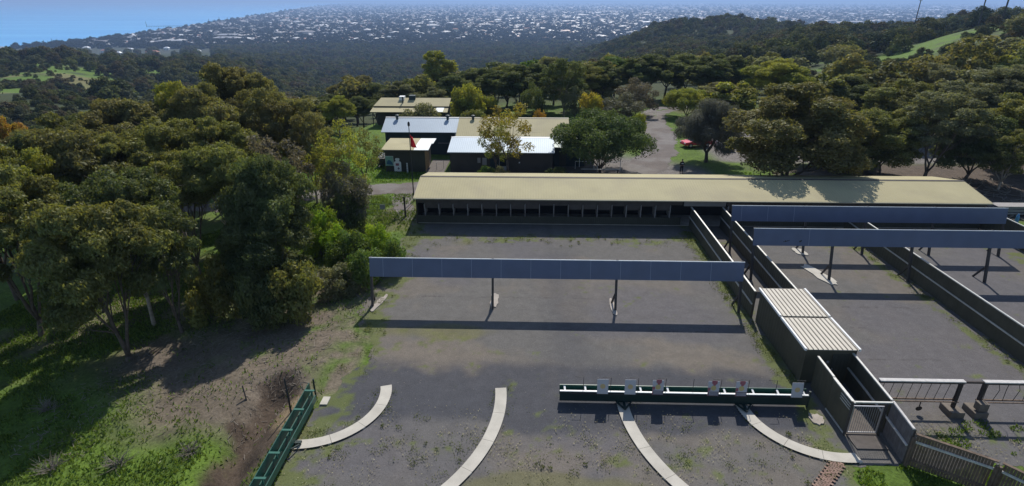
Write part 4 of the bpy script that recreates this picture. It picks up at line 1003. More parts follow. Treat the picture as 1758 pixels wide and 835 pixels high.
# ------------------------------------------------------------------ cars
def car(label, x, y, rz, paint, h=1.45, L=4.4, kind='hatch'):
    t = thing('parked_car', label, 'car', (x, y, 0), 'cars parked under the trees')
    w = .86
    def xs(prof, hw, name, m, inset=.0):
        s = MB(); n = len(prof)
        vs = [(a, -hw[i], b) for i, (a, b) in enumerate(prof)] + [(a, hw[i], b) for i, (a, b) in enumerate(prof)]
        s.add([Vector(v) for v in vs], [tuple(range(n)), tuple(range(2 * n - 1, n - 1, -1))] + [(i, (i + 1) % n, n + (i + 1) % n, n + i) for i in range(n)])
        me = s.build(name, m, None); me.parent = t; return me
    l2 = L / 2
    if kind == 'hatch':
        body = [(-l2, .35), (l2, .35), (l2 + .04, .6), (l2 - .1, .8), (l2 - 1.0, .92), (-l2 + .12, .95), (-l2 - .03, .7)]
        cab = [(l2 - 1.05, .925), (l2 - 1.75, h - .04), (l2 - 2.1, h), (-l2 + .75, h), (-l2 + .15, .955)]
    else:
        body = [(-l2, .4), (l2, .4), (l2 + .04, .7), (l2 - .1, .98), (l2 - 1.2, 1.08), (-l2 + .05, 1.08), (-l2 - .03, .8)]
        cab = [(l2 - 1.25, 1.085), (l2 - 1.8, h - .05), (l2 - 2.0, h), (-l2 + .2, h), (-l2 + .08, 1.085)]
    b = xs(body, [w] * len(body), 'body', paint)
    bv = b.modifiers.new('edge', 'BEVEL'); bv.width = .06; bv.segments = 2
    g = xs(cab, [w - .06] + [w - .16] * (len(cab) - 2) + [w - .06], 'glasshouse', M['glass'])
    rf = xs([(cab[1][0] - .05, h - .02), (cab[2][0], h + .02), (cab[3][0] + .05, h + .02), (cab[3][0], h - .03)], [w - .18] * 4, 'roof', paint)
    for sx in (-1, 1):
        for sy in (-1, 1):
            s = MB(); s.disc((sx * (l2 - .85), sy * (w - .08), .33), (0, 1, 0), .33, .2, 18); wh = s.build('wheel', M['black_rubber'], None); wh.parent = t
            s = MB(); s.disc((sx * (l2 - .85), sy * (w + .03), .33), (0, 1, 0), .2, .02, 14); rm = s.build('rim', M['chrome'], None); rm.parent = wh
    for sy in (-1, 1):
        s = MB(); s.box((l2 - .02, sy * .62 - .16, .62), (l2 + .05, sy * .62 + .16, .76)); o = s.build('headlight', M['white'], None); o.parent = t
        s = MB(); s.box((-l2 - .04, sy * .66 - .12, .68), (-l2 + .03, sy * .66 + .12, .86)); o = s.build('tail_light', M['red_print'], None); o.parent = t
        s = MB(); s.box((l2 - 1.5, sy * (w + .07) - .06, .98), (l2 - 1.38, sy * (w + .07) + .06, 1.08)); o = s.build('mirror', paint, None); o.parent = t
    t.rotation_euler = (0, 0, rz)
    return t
def paint(n, c): return mat(n, c, .25, .1, var=.02, spec=.6)
car('red hatchback poking out left of the grey drooping tree', 24.8, 84.1, R(-165), paint('red_car_paint', (.55, .01, .03)))
car('white hatchback parked behind the trunk of the grey drooping tree', 28.6, 83.2, R(95), paint('white_car_paint', (.75, .77, .8)))
car('tall white wagon in the shade just right of the white hatchback', 31.7, 80.6, R(80), paint('cool_white_car_paint', (.72, .75, .8)), 1.8, 4.8, 'wagon')
car('pale blue wagon parked right of the big brown-green gum', 45.6, 84.6, R(100), paint('pale_blue_car_paint', (.35, .45, .62)), 1.75, 4.7, 'wagon')

# ------------------------------------------------------------------ person
def skin_body(name, joints, edges, radii, m, parent, sub=2):
    me = bpy.data.meshes.new(name); me.from_pydata(joints, edges, []); me.materials.append(m)
    o = bpy.data.objects.new(name, me); col.objects.link(o); o.parent = parent
    sk = o.modifiers.new('skin', 'SKIN'); sk.use_smooth_shade = True
    for v, r_ in zip(me.skin_vertices[0].data, radii): v.radius = (r_, r_) if not hasattr(r_, '__len__') else r_
    me.skin_vertices[0].data[0].use_root = True
    sb = o.modifiers.new('sub', 'SUBSURF'); sb.levels = sub; sb.render_levels = sub
    return o
t = thing('person', 'person standing in black clothes with a white print on the chest', 'person', (19.15, 69.7, 0))
t.rotation_euler = (0, 0, R(8))
J = [(0, 0, .95), (0, 0, 1.12), (0, .0, 1.38), (0, 0, 1.50), (0, -.02, 1.62), (0, -.02, 1.74),
     (.17, 0, 1.42), (.25, .03, 1.16), (.20, -.14, 1.00), (.13, -.19, .99), (-.17, 0, 1.42), (-.25, .03, 1.16), (-.20, -.14, 1.00), (-.13, -.19, .99),
     (.1, 0, .88), (.12, -.01, .50), (.14, .02, .09), (.15, -.13, .045), (-.1, 0, .88), (-.12, -.01, .50), (-.14, .02, .09), (-.15, -.13, .045)]
E_ = [(0, 1), (1, 2), (2, 3), (3, 4), (4, 5), (2, 6), (6, 7), (7, 8), (8, 9), (2, 10), (10, 11), (11, 12), (12, 13), (0, 14), (14, 15), (15, 16), (16, 17), (0, 18), (18, 19), (19, 20), (20, 21)]
RR = [(.14, .1), (.13, .1), (.15, .1), .06, .09, .075, .06, .048, .036, .04, .06, .048, .036, .04, .085, .06, .042, .04, .085, .06, .042, .04]
skin_body('body', J, E_, RR, M['skin'], t)
skin_body('jacket', [J[0], J[1], J[2], (0, 0, 1.46), J[6], J[7], (.205, -.12, 1.01), J[10], J[11], (-.205, -.12, 1.01)], [(0, 1), (1, 2), (2, 3), (2, 4), (4, 5), (5, 6), (2, 7), (7, 8), (8, 9)],
          [(.17, .13), (.165, .13), (.18, .13), .075, .085, .068, .055, .085, .068, .055], M['black_cloth'], t)
skin_body('trousers', [(0, 0, .97), J[14], J[15], (.14, .02, .1), J[18], J[19], (-.14, .02, .1)], [(0, 1), (1, 2), (2, 3), (0, 4), (4, 5), (5, 6)], [(.165, .125), .11, .085, .07, .11, .085, .07], M['black_cloth'], t)
s = MB()
for sx in (-1, 1): s.box((sx * .145 - .05, -.22, 0), (sx * .145 + .05, .07, .09))
o = s.build('shoes', M['rod'], None, bevel=.02); o.parent = t
s = MB(); vs = []; 
for i in range(7):
    for k in range(12):
        th_ = math.pi * .55 * i / 6; ph = 2 * math.pi * k / 12; vs.append((.098 * math.sin(th_) * math.cos(ph), -.01 + .105 * math.sin(th_) * math.sin(ph), 1.70 + .115 * math.cos(th_)))
s.add(vs, [(i * 12 + k, i * 12 + (k + 1) % 12, (i + 1) * 12 + (k + 1) % 12, (i + 1) * 12 + k) for i in range(6) for k in range(12)])
o = s.build('hair', M['hair'], None, smooth=True); o.parent = t
s = MB(); s.extrude([(-.13, -.150, 1.20), (.13, -.150, 1.20), (.15, -.150, 1.28), (.06, -.150, 1.27), (.02, -.150, 1.34), (-.05, -.150, 1.30), (-.14, -.150, 1.30)], (0, .03, 0)); o = s.build('chest_print', M['white'], None); o.parent = t

# ------------------------------------------------------------------ trees
def leaf_cards(P, Nn, L, W, rs, droop=0.0):
    n = len(P)
    Nn = Nn / np.maximum(np.linalg.norm(Nn, axis=1, keepdims=True), 1e-6)
    r = rs.normal(size=(n, 3)); r[:, 2] -= droop * 3
    T = r - Nn * (r * Nn).sum(1, keepdims=True); T /= np.maximum(np.linalg.norm(T, axis=1, keepdims=True), 1e-6)
    B = np.cross(Nn, T)
    l_ = (L * rs.uniform(.7, 1.3, n) / 2)[:, None]; w_ = (W * rs.uniform(.7, 1.3, n) / 2)[:, None]
    V = np.stack([P - T * l_, P + B * w_ + T * l_ * .1, P + T * l_, P - B * w_ + T * l_ * .1], 1)
    return V.reshape(-1, 3)
def gen_tree(name, seed, h=10.0, Rr=4.0, ncl=26, per=800, L=.34, W=.13, lo=.45, tr=.2, flat=.65, rc=.30, fork=.28, nl=4, droop=0.0, dens=1.0, upb=.35, trunk=True, tilt=.06, leafmat='leaf', barkmat='bark', twigs=0, round_=2.0, nr=.55):
    rs = np.random.default_rng(seed)
    # clump centres spread by best candidate
    cand = []
    for i in range(ncl):
        best = None; bd = -1
        for _ in range(14):
            a = rs.uniform(0, 2 * math.pi); rr = math.sqrt(rs.uniform(0, 1)) * .82
            top = (1 - rr ** round_) ** .5
            zc = lo + (1 - lo) * top * (rs.uniform(.75, 1) if rs.uniform() < .65 else rs.uniform(.25, .8))
            p = np.array([rr * Rr * math.cos(a), rr * Rr * math.sin(a), zc * h - rc * Rr * flat * .8])
            d_ = min([np.linalg.norm((p - q) * (1, 1, 1.3)) for q in cand], default=9)
            if d_ > bd: bd = d_; best = p
        cand.append(best)
    C = np.array(cand); rad = rc * Rr * rs.uniform(.7, 1.25, ncl)
    P = []; Nn = []; cv = []
    for i in range(ncl):
        m_ = int(per * (rad[i] / (rc * Rr)) ** 2)
        d_ = rs.normal(size=(m_ * 2, 3)); d_ /= np.linalg.norm(d_, axis=1, keepdims=True)
        keep = (d_[:, 2] > -.25) | (rs.uniform(size=len(d_)) < upb); d_ = d_[keep][:m_]
        lump = 1 + .22 * np.sin(d_[:, 0] * 5 + i) * np.sin(d_[:, 1] * 5 + 2 * i) + .12 * np.sin(d_[:, 2] * 9 + i)
        k = (.5 + .5 * rs.uniform(size=len(d_)) ** .6) * lump
        p = C[i] + d_ * (k * rad[i])[:, None] * np.array([1, 1, flat])
        if droop: p[:, 2] -= droop * rs.uniform(0, 1, len(p)) * rad[i] * .6
        P.append(p); Nn.append(d_ * .75 + rs.normal(size=d_.shape) * nr + np.array([0, 0, .25])); cv.append(np.clip(rs.uniform(.15, .85) + rs.normal(size=len(d_)) * .14, 0, 1))
    P = np.vstack(P); Nn = np.vstack(Nn); cv = np.concatenate(cv)
    V = leaf_cards(P, Nn, L, W, rs, droop); Q = np.arange(len(V)).reshape(-1, 4)
    crown = qmesh(name + '_crown', V, Q, M[leafmat], cv, 'clump')
    # trunk and limbs
    tm = None
    if trunk:
        s = MB(); lean = rs.uniform(-1, 1, 2) * tilt * h
        fk = np.array([lean[0] * .4, lean[1] * .4, fork * h])
        sides = 7
        s.tube([(0, 0, -.6), (0, 0, .0), (lean[0] * .15, lean[1] * .15, fork * h * .5), fk], [tr * 1.5, tr * 1.2, tr, tr * .9], sides)
        ang = np.arctan2(C[:, 1], C[:, 0]); order = np.argsort(ang)
        for g_ in np.array_split(order, nl):
            tgt = C[g_].mean(0); tgt = np.array([tgt[0] * .75, tgt[1] * .75, tgt[2] * .86])
            mid = fk * .5 + tgt * .5 + np.array([rs.uniform(-.3, .3), rs.uniform(-.3, .3), -.04 * h])
            pts = [fk * 1.0 - np.array([0, 0, .15])]
            for u in np.linspace(.2, 1, 5): pts.append((1 - u) ** 2 * fk + 2 * u * (1 - u) * mid + u * u * tgt + rs.normal(size=3) * .07)
            s.tube(pts, list(np.linspace(tr * .62, tr * .22, len(pts))), 6)
            for ci in g_:
                u = rs.integers(2, len(pts) - 1); st = pts[u]; en = C[ci] + np.array([0, 0, -.1 * rad[ci]])
                md = (st + en) / 2 + rs.normal(size=3) * .25
                s.tube([st, md, en], [tr * .24, tr * .15, tr * .05], 5, cap=False)
        for k in range(twigs):
            ci = rs.integers(ncl); st = C[ci]; e = st + rs.normal(size=3) * np.array([.9, .9, .5]) * rad[ci]
            s.tube([st, (st + e) / 2 + rs.normal(size=3) * .15, e], [tr * .09, tr * .06, tr * .02], 4, cap=False)
        o = s.build('tmp', M[barkmat]); tm = o.data; tm.name = name + '_trunk'; bpy.data.objects.remove(o)
        tm.polygons.foreach_set('use_smooth', [True] * len(tm.polygons))
    return (tm, crown, h, Rr)
PT = {}
for i in range(4): PT['gum%d' % i] = gen_tree('gum%d' % i, 10 + i, 10, 4, ncl=[26, 30, 22, 28][i], per=2300, L=.24, W=.10, rc=[.30, .27, .33, .28][i], flat=[.6, .7, .62, .66][i], lo=[.42, .36, .5, .40][i], tr=.17, fork=[.18, .3, .22, .12][i], nl=[4, 4, 3, 5][i], upb=.22)
PT['round'] = gen_tree('round', 21, 8, 6, ncl=32, per=1500, L=.24, W=.13, rc=.25, flat=.75, lo=.42, fork=.06, nl=6, tr=.16, upb=.3)
PT['sparse'] = gen_tree('sparse', 22, 10, 3.6, ncl=20, per=170, L=.32, W=.12, rc=.22, flat=.95, lo=.28, fork=.25, nl=4, tr=.13, upb=.8, twigs=40, barkmat='bark')
PT['drooping'] = gen_tree('drooping', 23, 10, 4.4, ncl=34, per=1500, L=.5, W=.04, rc=.24, flat=.9, lo=.25, fork=.15, nl=4, tr=.22, droop=1.0, upb=.6, leafmat='needle')
PT['bush'] = gen_tree('bush', 24, 3, 2, ncl=16, per=520, L=.24, W=.11, rc=.36, flat=.8, lo=.2, fork=.05, nl=5, tr=.05, upb=.7)
PT['bush2'] = gen_tree('bush2', 25, 3, 2, ncl=20, per=340, L=.2, W=.10, rc=.3, flat=.9, lo=.1, fork=.05, nl=6, tr=.045, upb=.8)
PT['scrub'] = gen_tree('scrub', 27, 6, 3, ncl=22, per=420, L=.30, W=.08, rc=.27, flat=.85, lo=.2, fork=.12, nl=5, tr=.09, upb=.7, twigs=60)
PT['airy'] = gen_tree('airy', 35, 10, 4, ncl=44, per=620, L=.25, W=.09, rc=.2, flat=.72, lo=.3, tr=.16, fork=.16, nl=5, upb=.3, twigs=30, barkmat='pale_bark')
PT['airy2'] = gen_tree('airy2', 36, 10, 3.8, ncl=36, per=800, L=.25, W=.09, rc=.22, flat=.66, lo=.4, tr=.16, fork=.1, nl=4, upb=.25, twigs=30, barkmat='bark')
PT['high'] = gen_tree('high', 37, 10, 4, ncl=24, per=1700, L=.24, W=.10, rc=.27, flat=.6, lo=.62, tr=.16, fork=.1, nl=5, upb=.2, twigs=20)
PT['high2'] = gen_tree('high2', 38, 10, 4, ncl=22, per=1700, L=.24, W=.10, rc=.28, flat=.6, lo=.58, tr=.15, fork=.2, nl=4, upb=.2, twigs=20, barkmat='pale_bark')
PT['low'] = gen_tree('low', 33, 10, 4, ncl=34, per=2000, L=.24, W=.10, rc=.28, flat=.72, lo=.14, tr=.19, fork=.12, nl=5, upb=.3)
PT['low2'] = gen_tree('low2', 34, 10, 4, ncl=30, per=2100, L=.24, W=.10, rc=.29, flat=.75, lo=.2, tr=.18, fork=.1, nl=4, upb=.3)
PT['forked'] = gen_tree('forked', 31, 10, 4, ncl=26, per=2300, L=.24, W=.10, rc=.29, flat=.66, lo=.42, tr=.22, fork=.03, nl=3, upb=.22, tilt=.02)
PT['tall'] = gen_tree('tall', 26, 18, 4.5, ncl=30, per=420, L=.6, W=.28, rc=.27, flat=.9, lo=.3, fork=.3, nl=4, tr=.25, upb=.5, round_=3)
for i in range(4): PT['mid%d' % i] = gen_tree('mid%d' % i, 40 + i, 9, 4, ncl=[16, 20, 14, 18][i], per=170, L=.62, W=.36, rc=[.34, .3, .36, .33][i], flat=.75, lo=[.3, .2, .4, .3][i], fork=.2, nl=3, tr=.16, upb=.3)
COLS = dict(olive=(.172, .180, .056), brown=(.176, .168, .068), dark=(.108, .132, .050), green=(.105, .165, .042), rgreen=(.090, .135, .046), grey=(.12, .12, .10), yellow=(.32, .28, .04), gold=(.27, .23, .045), lime=(.24, .35, .035),
            ygreen=(.24, .255, .048), rust=(.32, .20, .04), greyg=(.165, .172, .098), purple=(.135, .118, .105))
used_first = set()
def tree(proto, x, y, h, rad, label, c, group=None, name='gum_tree', cat='tree', z=None, rot=None, bark=None):
    tm, cr, ph, pr = PT[proto]
    if z is None: z = tz1(x, y)
    t = thing(name, label, cat, (x, y, z), group)
    t.scale = (rad / pr, rad / pr, h / ph); t.rotation_euler = (0, 0, rng.uniform(0, 6.28) if rot is None else rot)
    if tm: put('trunk', tm, t)
    o = put('crown', cr, t)
    cc = np.array(COLS[c]) * rng.uniform(.88, 1.12); o.color = (*cc, 1)
    return t
def ptree(proto, px, d, ty, rad, label, c, group=None, name='gum_tree', dz=0, cat='tree', rot=None):
    x, y = at(px, d); z = tz1(x, y)
    x, y = at(px, d, z); z = tz1(x, y)
    h = topz(ty, d) - z
    return tree(proto, x, y, max(h, 1.0), rad, label, c, group, name, cat, rot=rot)
LG = 'gum trees of the left grove'
L_ = [
 ('forked', 222, 31.0, 318, 3.6, 'low spreading gum with forked reddish trunk on bare litter, frontmost of the left grove', 'olive'),
 ('high', 70, 35.0, 282, 4.2, 'broad olive gum at the left edge with a stout upright trunk in grass', 'olive'),
 ('high2', 265, 35.5, 292, 3.4, 'dome-topped dark gum just behind the forked front gum', 'dark'),
 ('gum3', -30, 33, 300, 4.2, 'dark gum cut off by the left edge of the picture', 'olive'),
 ('high', 345, 43, 262, 3.4, 'open gum with several thin trunks and bright grass seen between them', 'olive'),
 ('high2', 410, 44, 246, 3.3, 'dome-topped gum with crown above the hidden pale track', 'olive'),
 ('gum2', 492, 39, 262, 3.0, 'rounded dark gum nearest the grey thicket', 'dark'),
 ('low2', 470, 36.6, 345, 3.2, 'low dense dark gum hanging over the leafy bank', 'dark'),
 ('gum2', 30, 42, 232, 4.4, 'wide olive gum in the second row at the left edge', 'olive'),
 ('airy', 125, 43, 255, 3.4, 'bright-topped gum between the left edge gums and the grove centre', 'ygreen'),
 ('high2', 185, 47, 216, 4.2, 'brown-olive gum in the middle of the left grove', 'brown'),
 ('high', 255, 48, 228, 4.0, 'wide low-domed gum in the grove centre', 'olive'),
 ('high2', 320, 52, 205, 4.0, 'dark gum behind the open many-trunked gum', 'olive'),
 ('gum0', 20, 57, 180, 4.6, 'yellow-green gum at the upper left edge of the grove', 'ygreen'),
 ('gum1', 72, 58, 187, 3.0, 'gum with a rusty orange top near the left edge', 'rust'),
 ('airy2', 105, 54, 208, 4.2, 'brown gum behind the bright-topped one', 'brown'),
 ('gum0', 165, 60, 190, 4.8, 'green-topped gum on the grove skyline, left part', 'olive'),
 ('gum2', 240, 60, 172, 4.8, 'brown rounded gum on the grove skyline', 'brown'),
 ('gum1', 300, 62, 160, 5.0, 'large brown-domed gum rising toward the grove top', 'brown'),
 ('airy', 345, 66, 134, 4.6, 'yellowish gum stepping up to the tallest of the grove', 'ygreen'),
 ('gum0', 385, 60, 140, 4.4, 'brown gum below the tallest tree of the grove', 'brown'),
 ('gum1', 432, 74, 97, 5.2, 'tallest gum of the left grove, olive crown against the far valley', 'brown'),
 ('high', 410, 52, 200, 3.6, 'olive gum in front of the tallest pair', 'olive'),
 ('airy', 470, 63, 146, 4.2, 'brown gum right of the tallest one', 'brown'),
 ('airy2', 520, 62, 158, 4.0, 'brown leafy gum at the right shoulder of the grove', 'brown'),
 ('sparse', 495, 50, 215, 3.6, 'thin gum with bare grey twigs among the grove', 'purple'),
 ('airy', 545, 58, 190, 3.0, 'slim brown gum near the right end of the grove', 'brown'),
 ('sparse', 590, 53, 196, 3.3, 'open gum with yellowing leaves standing above the grey thicket by the track', 'ygreen'),
 ('sparse', 628, 60, 206, 2.6, 'small thin gum at the right end of the grove near the hut lawn', 'olive'),
 ('airy2', 180, 38, 300, 3.2, 'dark inner gum left of the forked front gum', 'dark'),
 ('gum3', 110, 50, 232, 3.8, 'dark gum deep inside the left part of the grove', 'dark'),
 ('airy2', 312, 34.0, 340, 2.8, 'thin gum with open crown right behind the forked gum trunk, added to dapple the bank', 'dark'),  # extra gum, added so its crown throws dappled shade on the bank
]
for a in L_: ptree(*a, group=LG)
# thicket, shrubs on the left
ptree('scrub', 600, 50.5, 278, 2.6, 'dense grey thicket with dark base beside the gravel track', 'grey', name='thicket', cat='shrub')
ptree('scrub', 470, 52, 245, 3.0, 'grey leafless thicket inside the grove', 'purple', name='thicket', cat='shrub')
ptree('bush', 602, 50.0, 312, 1.7, 'dark green bush at the foot of the grey thicket', 'dark', name='bush', cat='shrub')
ptree('bush', 515, 34.5, 445, 1.9, 'bright-tipped olive bush on the bank edge below the dark gum', 'olive', name='bush', cat='shrub')
ptree('bush2', 582, 37.5, 452, 1.5, 'low grey-green bush on the bank left of the baffle', 'greyg', name='bush', cat='shrub')
ptree('bush2', 625, 38.8, 418, 1.6, 'light green open bush just left of the baffle end', 'green', name='bush', cat='shrub')
ptree('bush2', 672, 41.0, 404, 1.25, 'rounded green bush right of the light green one, against the gravel', 'green', name='bush', cat='shrub')
ptree('bush2', 600, 42.5, 392, 1.7, 'tall leafy bush behind the light green one', 'green', name='bush', cat='shrub')
ptree('bush2', 585, 45.0, 378, 1.6, 'lime green leafy bush nearest the wire gate', 'lime', name='bush', cat='shrub')
ptree('bush2', 645, 44.5, 380, 1.3, 'small lime bush between wire gate and gravel', 'lime', name='bush', cat='shrub')
ptree('bush2', 560, 46, 352, 1.7, 'lime bush touching the dark grove edge', 'lime', name='bush', cat='shrub')
# behind the shed
ptree('bush', 452, 33.8, 455, 1.6, 'dark low shrub on the litter left of the bright-tipped bush', 'dark', name='bush', cat='shrub')
ptree('bush2', 385, 36, 420, 2.2, 'dark leafy undergrowth between the grove trunks', 'olive', name='bush', cat='shrub')
t = ptree('round', 1030, 70.0, 190, 6.3, 'dense dark green round-headed tree with several trunks behind the shed roof', 'rgreen', name='round_tree')
ptree('sparse', 872, 66.8, 166, 3.9, 'thin gum with yellow leaves in front of the clubroom roof', 'gold', name='thin_tree')
ptree('sparse', 852, 67.0, 200, 2.4, 'thin olive gum stem left of the yellow-leaved gum', 'ygreen', name='thin_tree')
ptree('drooping', 1212, 74.5, 166, 4.6, 'dark grey drooping tree beside the road with a hanging skirt of needles', 'grey', name='drooping_tree')
ptree('low2', 1352, 61.6, 138, 7.3, 'big brown-green gum behind the shed, casting shade on its roof', 'brown')
ptree('bush', 835, 66.2, 283, 1.1, 'low green bush under the yellow-leaved gum, left one', 'green', name='bush', cat='shrub')
ptree('bush2', 862, 66.4, 283, 1.0, 'grey-green bush at the foot of the yellow-leaved gum', 'greyg', name='bush', cat='shrub')
ptree('bush', 955, 66.2, 286, 1.4, 'dark low bush at the right corner of the clubroom', 'dark', name='bush', cat='shrub')
RG = 'trees right of the car park'
R_ = [
 ('low', 1500, 68, 178, 5.0, 'olive gum right of the big brown-green gum', 'olive'),
 ('airy2', 1585, 66, 150, 5.0, 'pale olive gum with leaning trunks behind the shed right end', 'greyg'),
 ('low2', 1655, 66, 190, 4.2, 'dark open gum at the right end of the shed', 'dark'),
 ('airy', 1712, 62, 222, 3.2, 'small round gum near the right picture edge', 'olive'),
 ('low', 1745, 70, 140, 5.0, 'olive gum at the right picture edge', 'olive'),
 ('low2', 1440, 76, 195, 4.0, 'dark gum between the blue wagon and the big gum', 'dark'),
 ('gum0', 1510, 69, 232, 2.8, 'low yellow-green gum just behind the shed ridge', 'olive'),
 ('low', 1395, 73, 190, 3.6, 'shaded gum tucked against the big gum', 'olive'),
 ('low', 1640, 84, 132, 5.6, 'grey-green gum in the second row at right', 'greyg'),
 ('low2', 1530, 88, 132, 5.6, 'olive gum in the second row behind the car park', 'olive'),
 ('low2', 1440, 98, 128, 5.2, 'dark green gum at the back of the car park', 'dark'),
 ('gum2', 1720, 92, 110, 5.6, 'broad grey-green gum in the back row at the right edge', 'greyg'),
 ('airy', 1590, 108, 108, 6.0, 'pale-topped gum in the back row', 'greyg'),
 ('gum0', 1480, 112, 118, 5.8, 'olive gum in the back row left of the pale-topped one', 'olive'),
 ('gum3', 1680, 120, 106, 6.0, 'dark broad gum at the far back on the right', 'dark'),
]
for a in R_: ptree(*a, group=RG)
ptree('gum2', 1320, 112, 100, 5.6, 'bright yellow-green tree beyond the car park', 'ygreen')
ptree('round', 1178, 106, 150, 4.6, 'rounded yellow-green tree at the bend of the road', 'ygreen', name='round_tree')
ptree('gum0', 1238, 108, 142, 4.8, 'brown tree right of the rounded yellow-green one', 'brown')
ptree('scrub', 1065, 98, 158, 4.6, 'large grey bushy tree left of the road', 'grey', name='grey_tree')
ptree('scrub', 1090, 108, 132, 4.4, 'dark grey tree behind the large grey bushy one', 'purple', name='grey_tree')
ptree('bush', 1014, 100, 154, 2.3, 'small bright yellow tree on the lawn behind the hall', 'yellow', name='small_tree')
ptree('bush', 1097, 92, 190, 1.0, 'small yellow shrub at the road edge', 'ygreen', name='bush', cat='shrub')
ptree('bush2', 925, 92, 183, 1.3, 'orange-flowered shrub right of the yellow-leaved gum', 'rust', name='bush', cat='shrub')
ptree('airy', 968, 108, 98, 5.0, 'grey-green gum with visible trunk on the lawn behind the hall', 'dark')
ptree('gum3', 892, 112, 112, 5.0, 'tall dark gum behind the thin yellow-leaved gum', 'dark')
ptree('gum2', 1052, 132, 98, 5.6, 'green domed gum beyond the large grey bushy tree', 'green')
ptree('tall', 756, 165, 84, 5.0, 'tall light green tree standing above the dark valley', 'ygreen', name='tall_tree')
ptree('bush', 805, 106, 138, 3.0, 'yellow-green tree behind the far house right end', 'ygreen', name='small_tree')
ptree('bush', 835, 108, 160, 2.4, 'small yellow-green tree left of the tall dark gum', 'ygreen', name='small_tree')
ptree('bush', 815, 95, 184, 2.0, 'olive shrub right of the far house', 'olive', name='bush', cat='shrub')
ptree('bush2', 722, 94.5, 172, 3.4, 'open olive shrub standing before the far house verandah', 'greyg', name='bush', cat='shrub')
ptree('gum2', 585, 100, 164, 2.8, 'small yellow-topped tree left of the far house', 'ygreen', name='small_tree')
ptree('gum0', 615, 145, 128, 6.0, 'brown rounded tree in the valley left of the far house', 'brown')
for i, (px, d, ty, r_, c_) in enumerate([(850, 118, 118, 4.4, 'dark'), (930, 116, 104, 4.6, 'dark'), (1000, 118, 110, 4.4, 'olive'), (1030, 122, 104, 4.6, 'dark'), (1085, 126, 98, 4.6, 'dark'),
      (915, 104, 140, 2.6, 'dark'), (985, 103, 146, 2.4, 'greyg'), (870, 126, 112, 5, 'olive'), (780, 120, 126, 4.4, 'dark'), (815, 128, 114, 4.6, 'dark'), (950, 130, 98, 5, 'greyg'), (690, 124, 140, 4.4, 'greyg'), (650, 128, 142, 4.6, 'dark'), (560, 112, 160, 4, 'dark'), (625, 112, 165, 3.4, 'dark'), (745, 113, 150, 3.4, 'greyg')]):
    ptree(('gum%d' % (i % 4)) if r_ > 3 else 'scrub', px, d, ty, r_, 'dark gum standing on the shaded lawn between the hall and the valley', c_, group='gums on the lawn behind the hall')
for i, px in enumerate((1110, 1140, 1175, 1205, 1235)):
    ptree('gum%d' % (i % 4), px, 128 + 6 * (i % 3), 92 + 5 * (i % 2), 5.6, 'dark tall gum in the row closing off the end of the road', 'dark', group='row of dark gums beyond the road')

# woodland: individual trees, nearest first, then a far-off mass
AV = []   # keep-out circles
for o in list(scene.objects):
    if o.parent is None and o.type == 'EMPTY' and o.get('category') in ('tree',): AV.append((o.location.x, o.location.y, 2.5))
SIGHT = []
for px, py, w_, dmax in [(668, 78, 40, 1900), (782, 64, 24, 1900), (721, 72, 14, 1900), (940, 56, 75, 1900), (4, 92, 16, 1200), (25, 196, 90, 420), (70, 130, 60, 420), (210, 155, 40, 420), (1545, 105, 70, 300), (1690, 50, 75, 420)]:
    SIGHT.append((px, w_, math.tan(dep(py)), dmax))
NOSEE = [(140, 96, 15, 1e4), (152, 92, 10, 1e4), (182, 96, 11, 1e4), (205, 98, 7, 1e4), (224, 95, 10, 1e4), (263, 98, 15, 1e4), (287, 91, 8, 1e4), (330, 98, 9, 1e4), (342, 97, 6, 1e4), (668, 77, 42, 1e4), (782, 61, 22, 1e4), (721, 70, 12, 1e4), (940, 54, 75, 1e4), (4, 91, 16, 1e4), (1690, 52, 75, 230)]
NOSEE = [(a, c, math.tan(dep(b)), d_) for a, b, c, d_ in NOSEE]
def allowed(x, y):
    d = np.hypot(x, y)
    ok = (d > 112)
    zc = tz(x, y) + 8.5; pc = pxcol(x, y); u_ = _hash((x * 7).astype(int), (y * 7).astype(int), 5)
    for (px, w_, tn_, dm) in SIGHT: ok &= ~((np.abs(pc - px) < w_) & (d < dm) & (zc > CH - d * np.cos(np.arctan2(x, y) + YAW) * tn_) & (u_ > .10))
    df = d * np.cos(np.arctan2(x, y) + YAW)
    for (px, w_, tn_, dm) in NOSEE: ok &= ~((np.abs(pc - px) < w_) & (d < dm) & (zc + 1.5 > CH - df * tn_) & (zc - 9 < CH - df * (tn_ - .012)))
    ok &= ~((pc < 140) & (d > 170) & (d < 620) & (u_ < .78))
    ok &= ~((pc >= 140) & (pc < 350) & (d > 150) & (d < 620) & (u_ < .35))
    ok &= ~((pc > 1390) & (pc < 1680) & (d > 160) & (d < 420) & (u_ < .5))
    ok &= (grass_field(x, y) < .5) | (_hash((x * 3).astype(int), (y * 3).astype(int), 9) > .86)
    for (a, b, r_) in AV: ok &= np.hypot(x - a, y - b) > r_
    ok &= ~((x > -32) & (x < 30) & (y < 125) & (y > 60))
    ok &= ~((road_d(x, y, 1) < 2.2))
    ok &= ~((x > 20) & (x < 75) & (y < 100))
    return ok
def scatter(n, d0, d1, seed, pw=1.0):
    rs = np.random.default_rng(seed)
    az = np.radians(rs.uniform(-46, 46, n)); d = np.sqrt(rs.uniform(d0 * d0, d1 * d1, n))
    x = d * np.sin(az); y = d * np.cos(az); k = allowed(x, y); return x[k], y[k]
x, y = scatter(520, 112, 285, 5)
o_ = np.argsort(np.hypot(x, y)); x = x[o_]; y = y[o_]
keep = []
for i in range(len(x)):
    if all((x[i] - x[j]) ** 2 + (y[i] - y[j]) ** 2 > 42 for j in keep[-160:]): keep.append(i)
NI = 215
x, y = x[keep], y[keep]
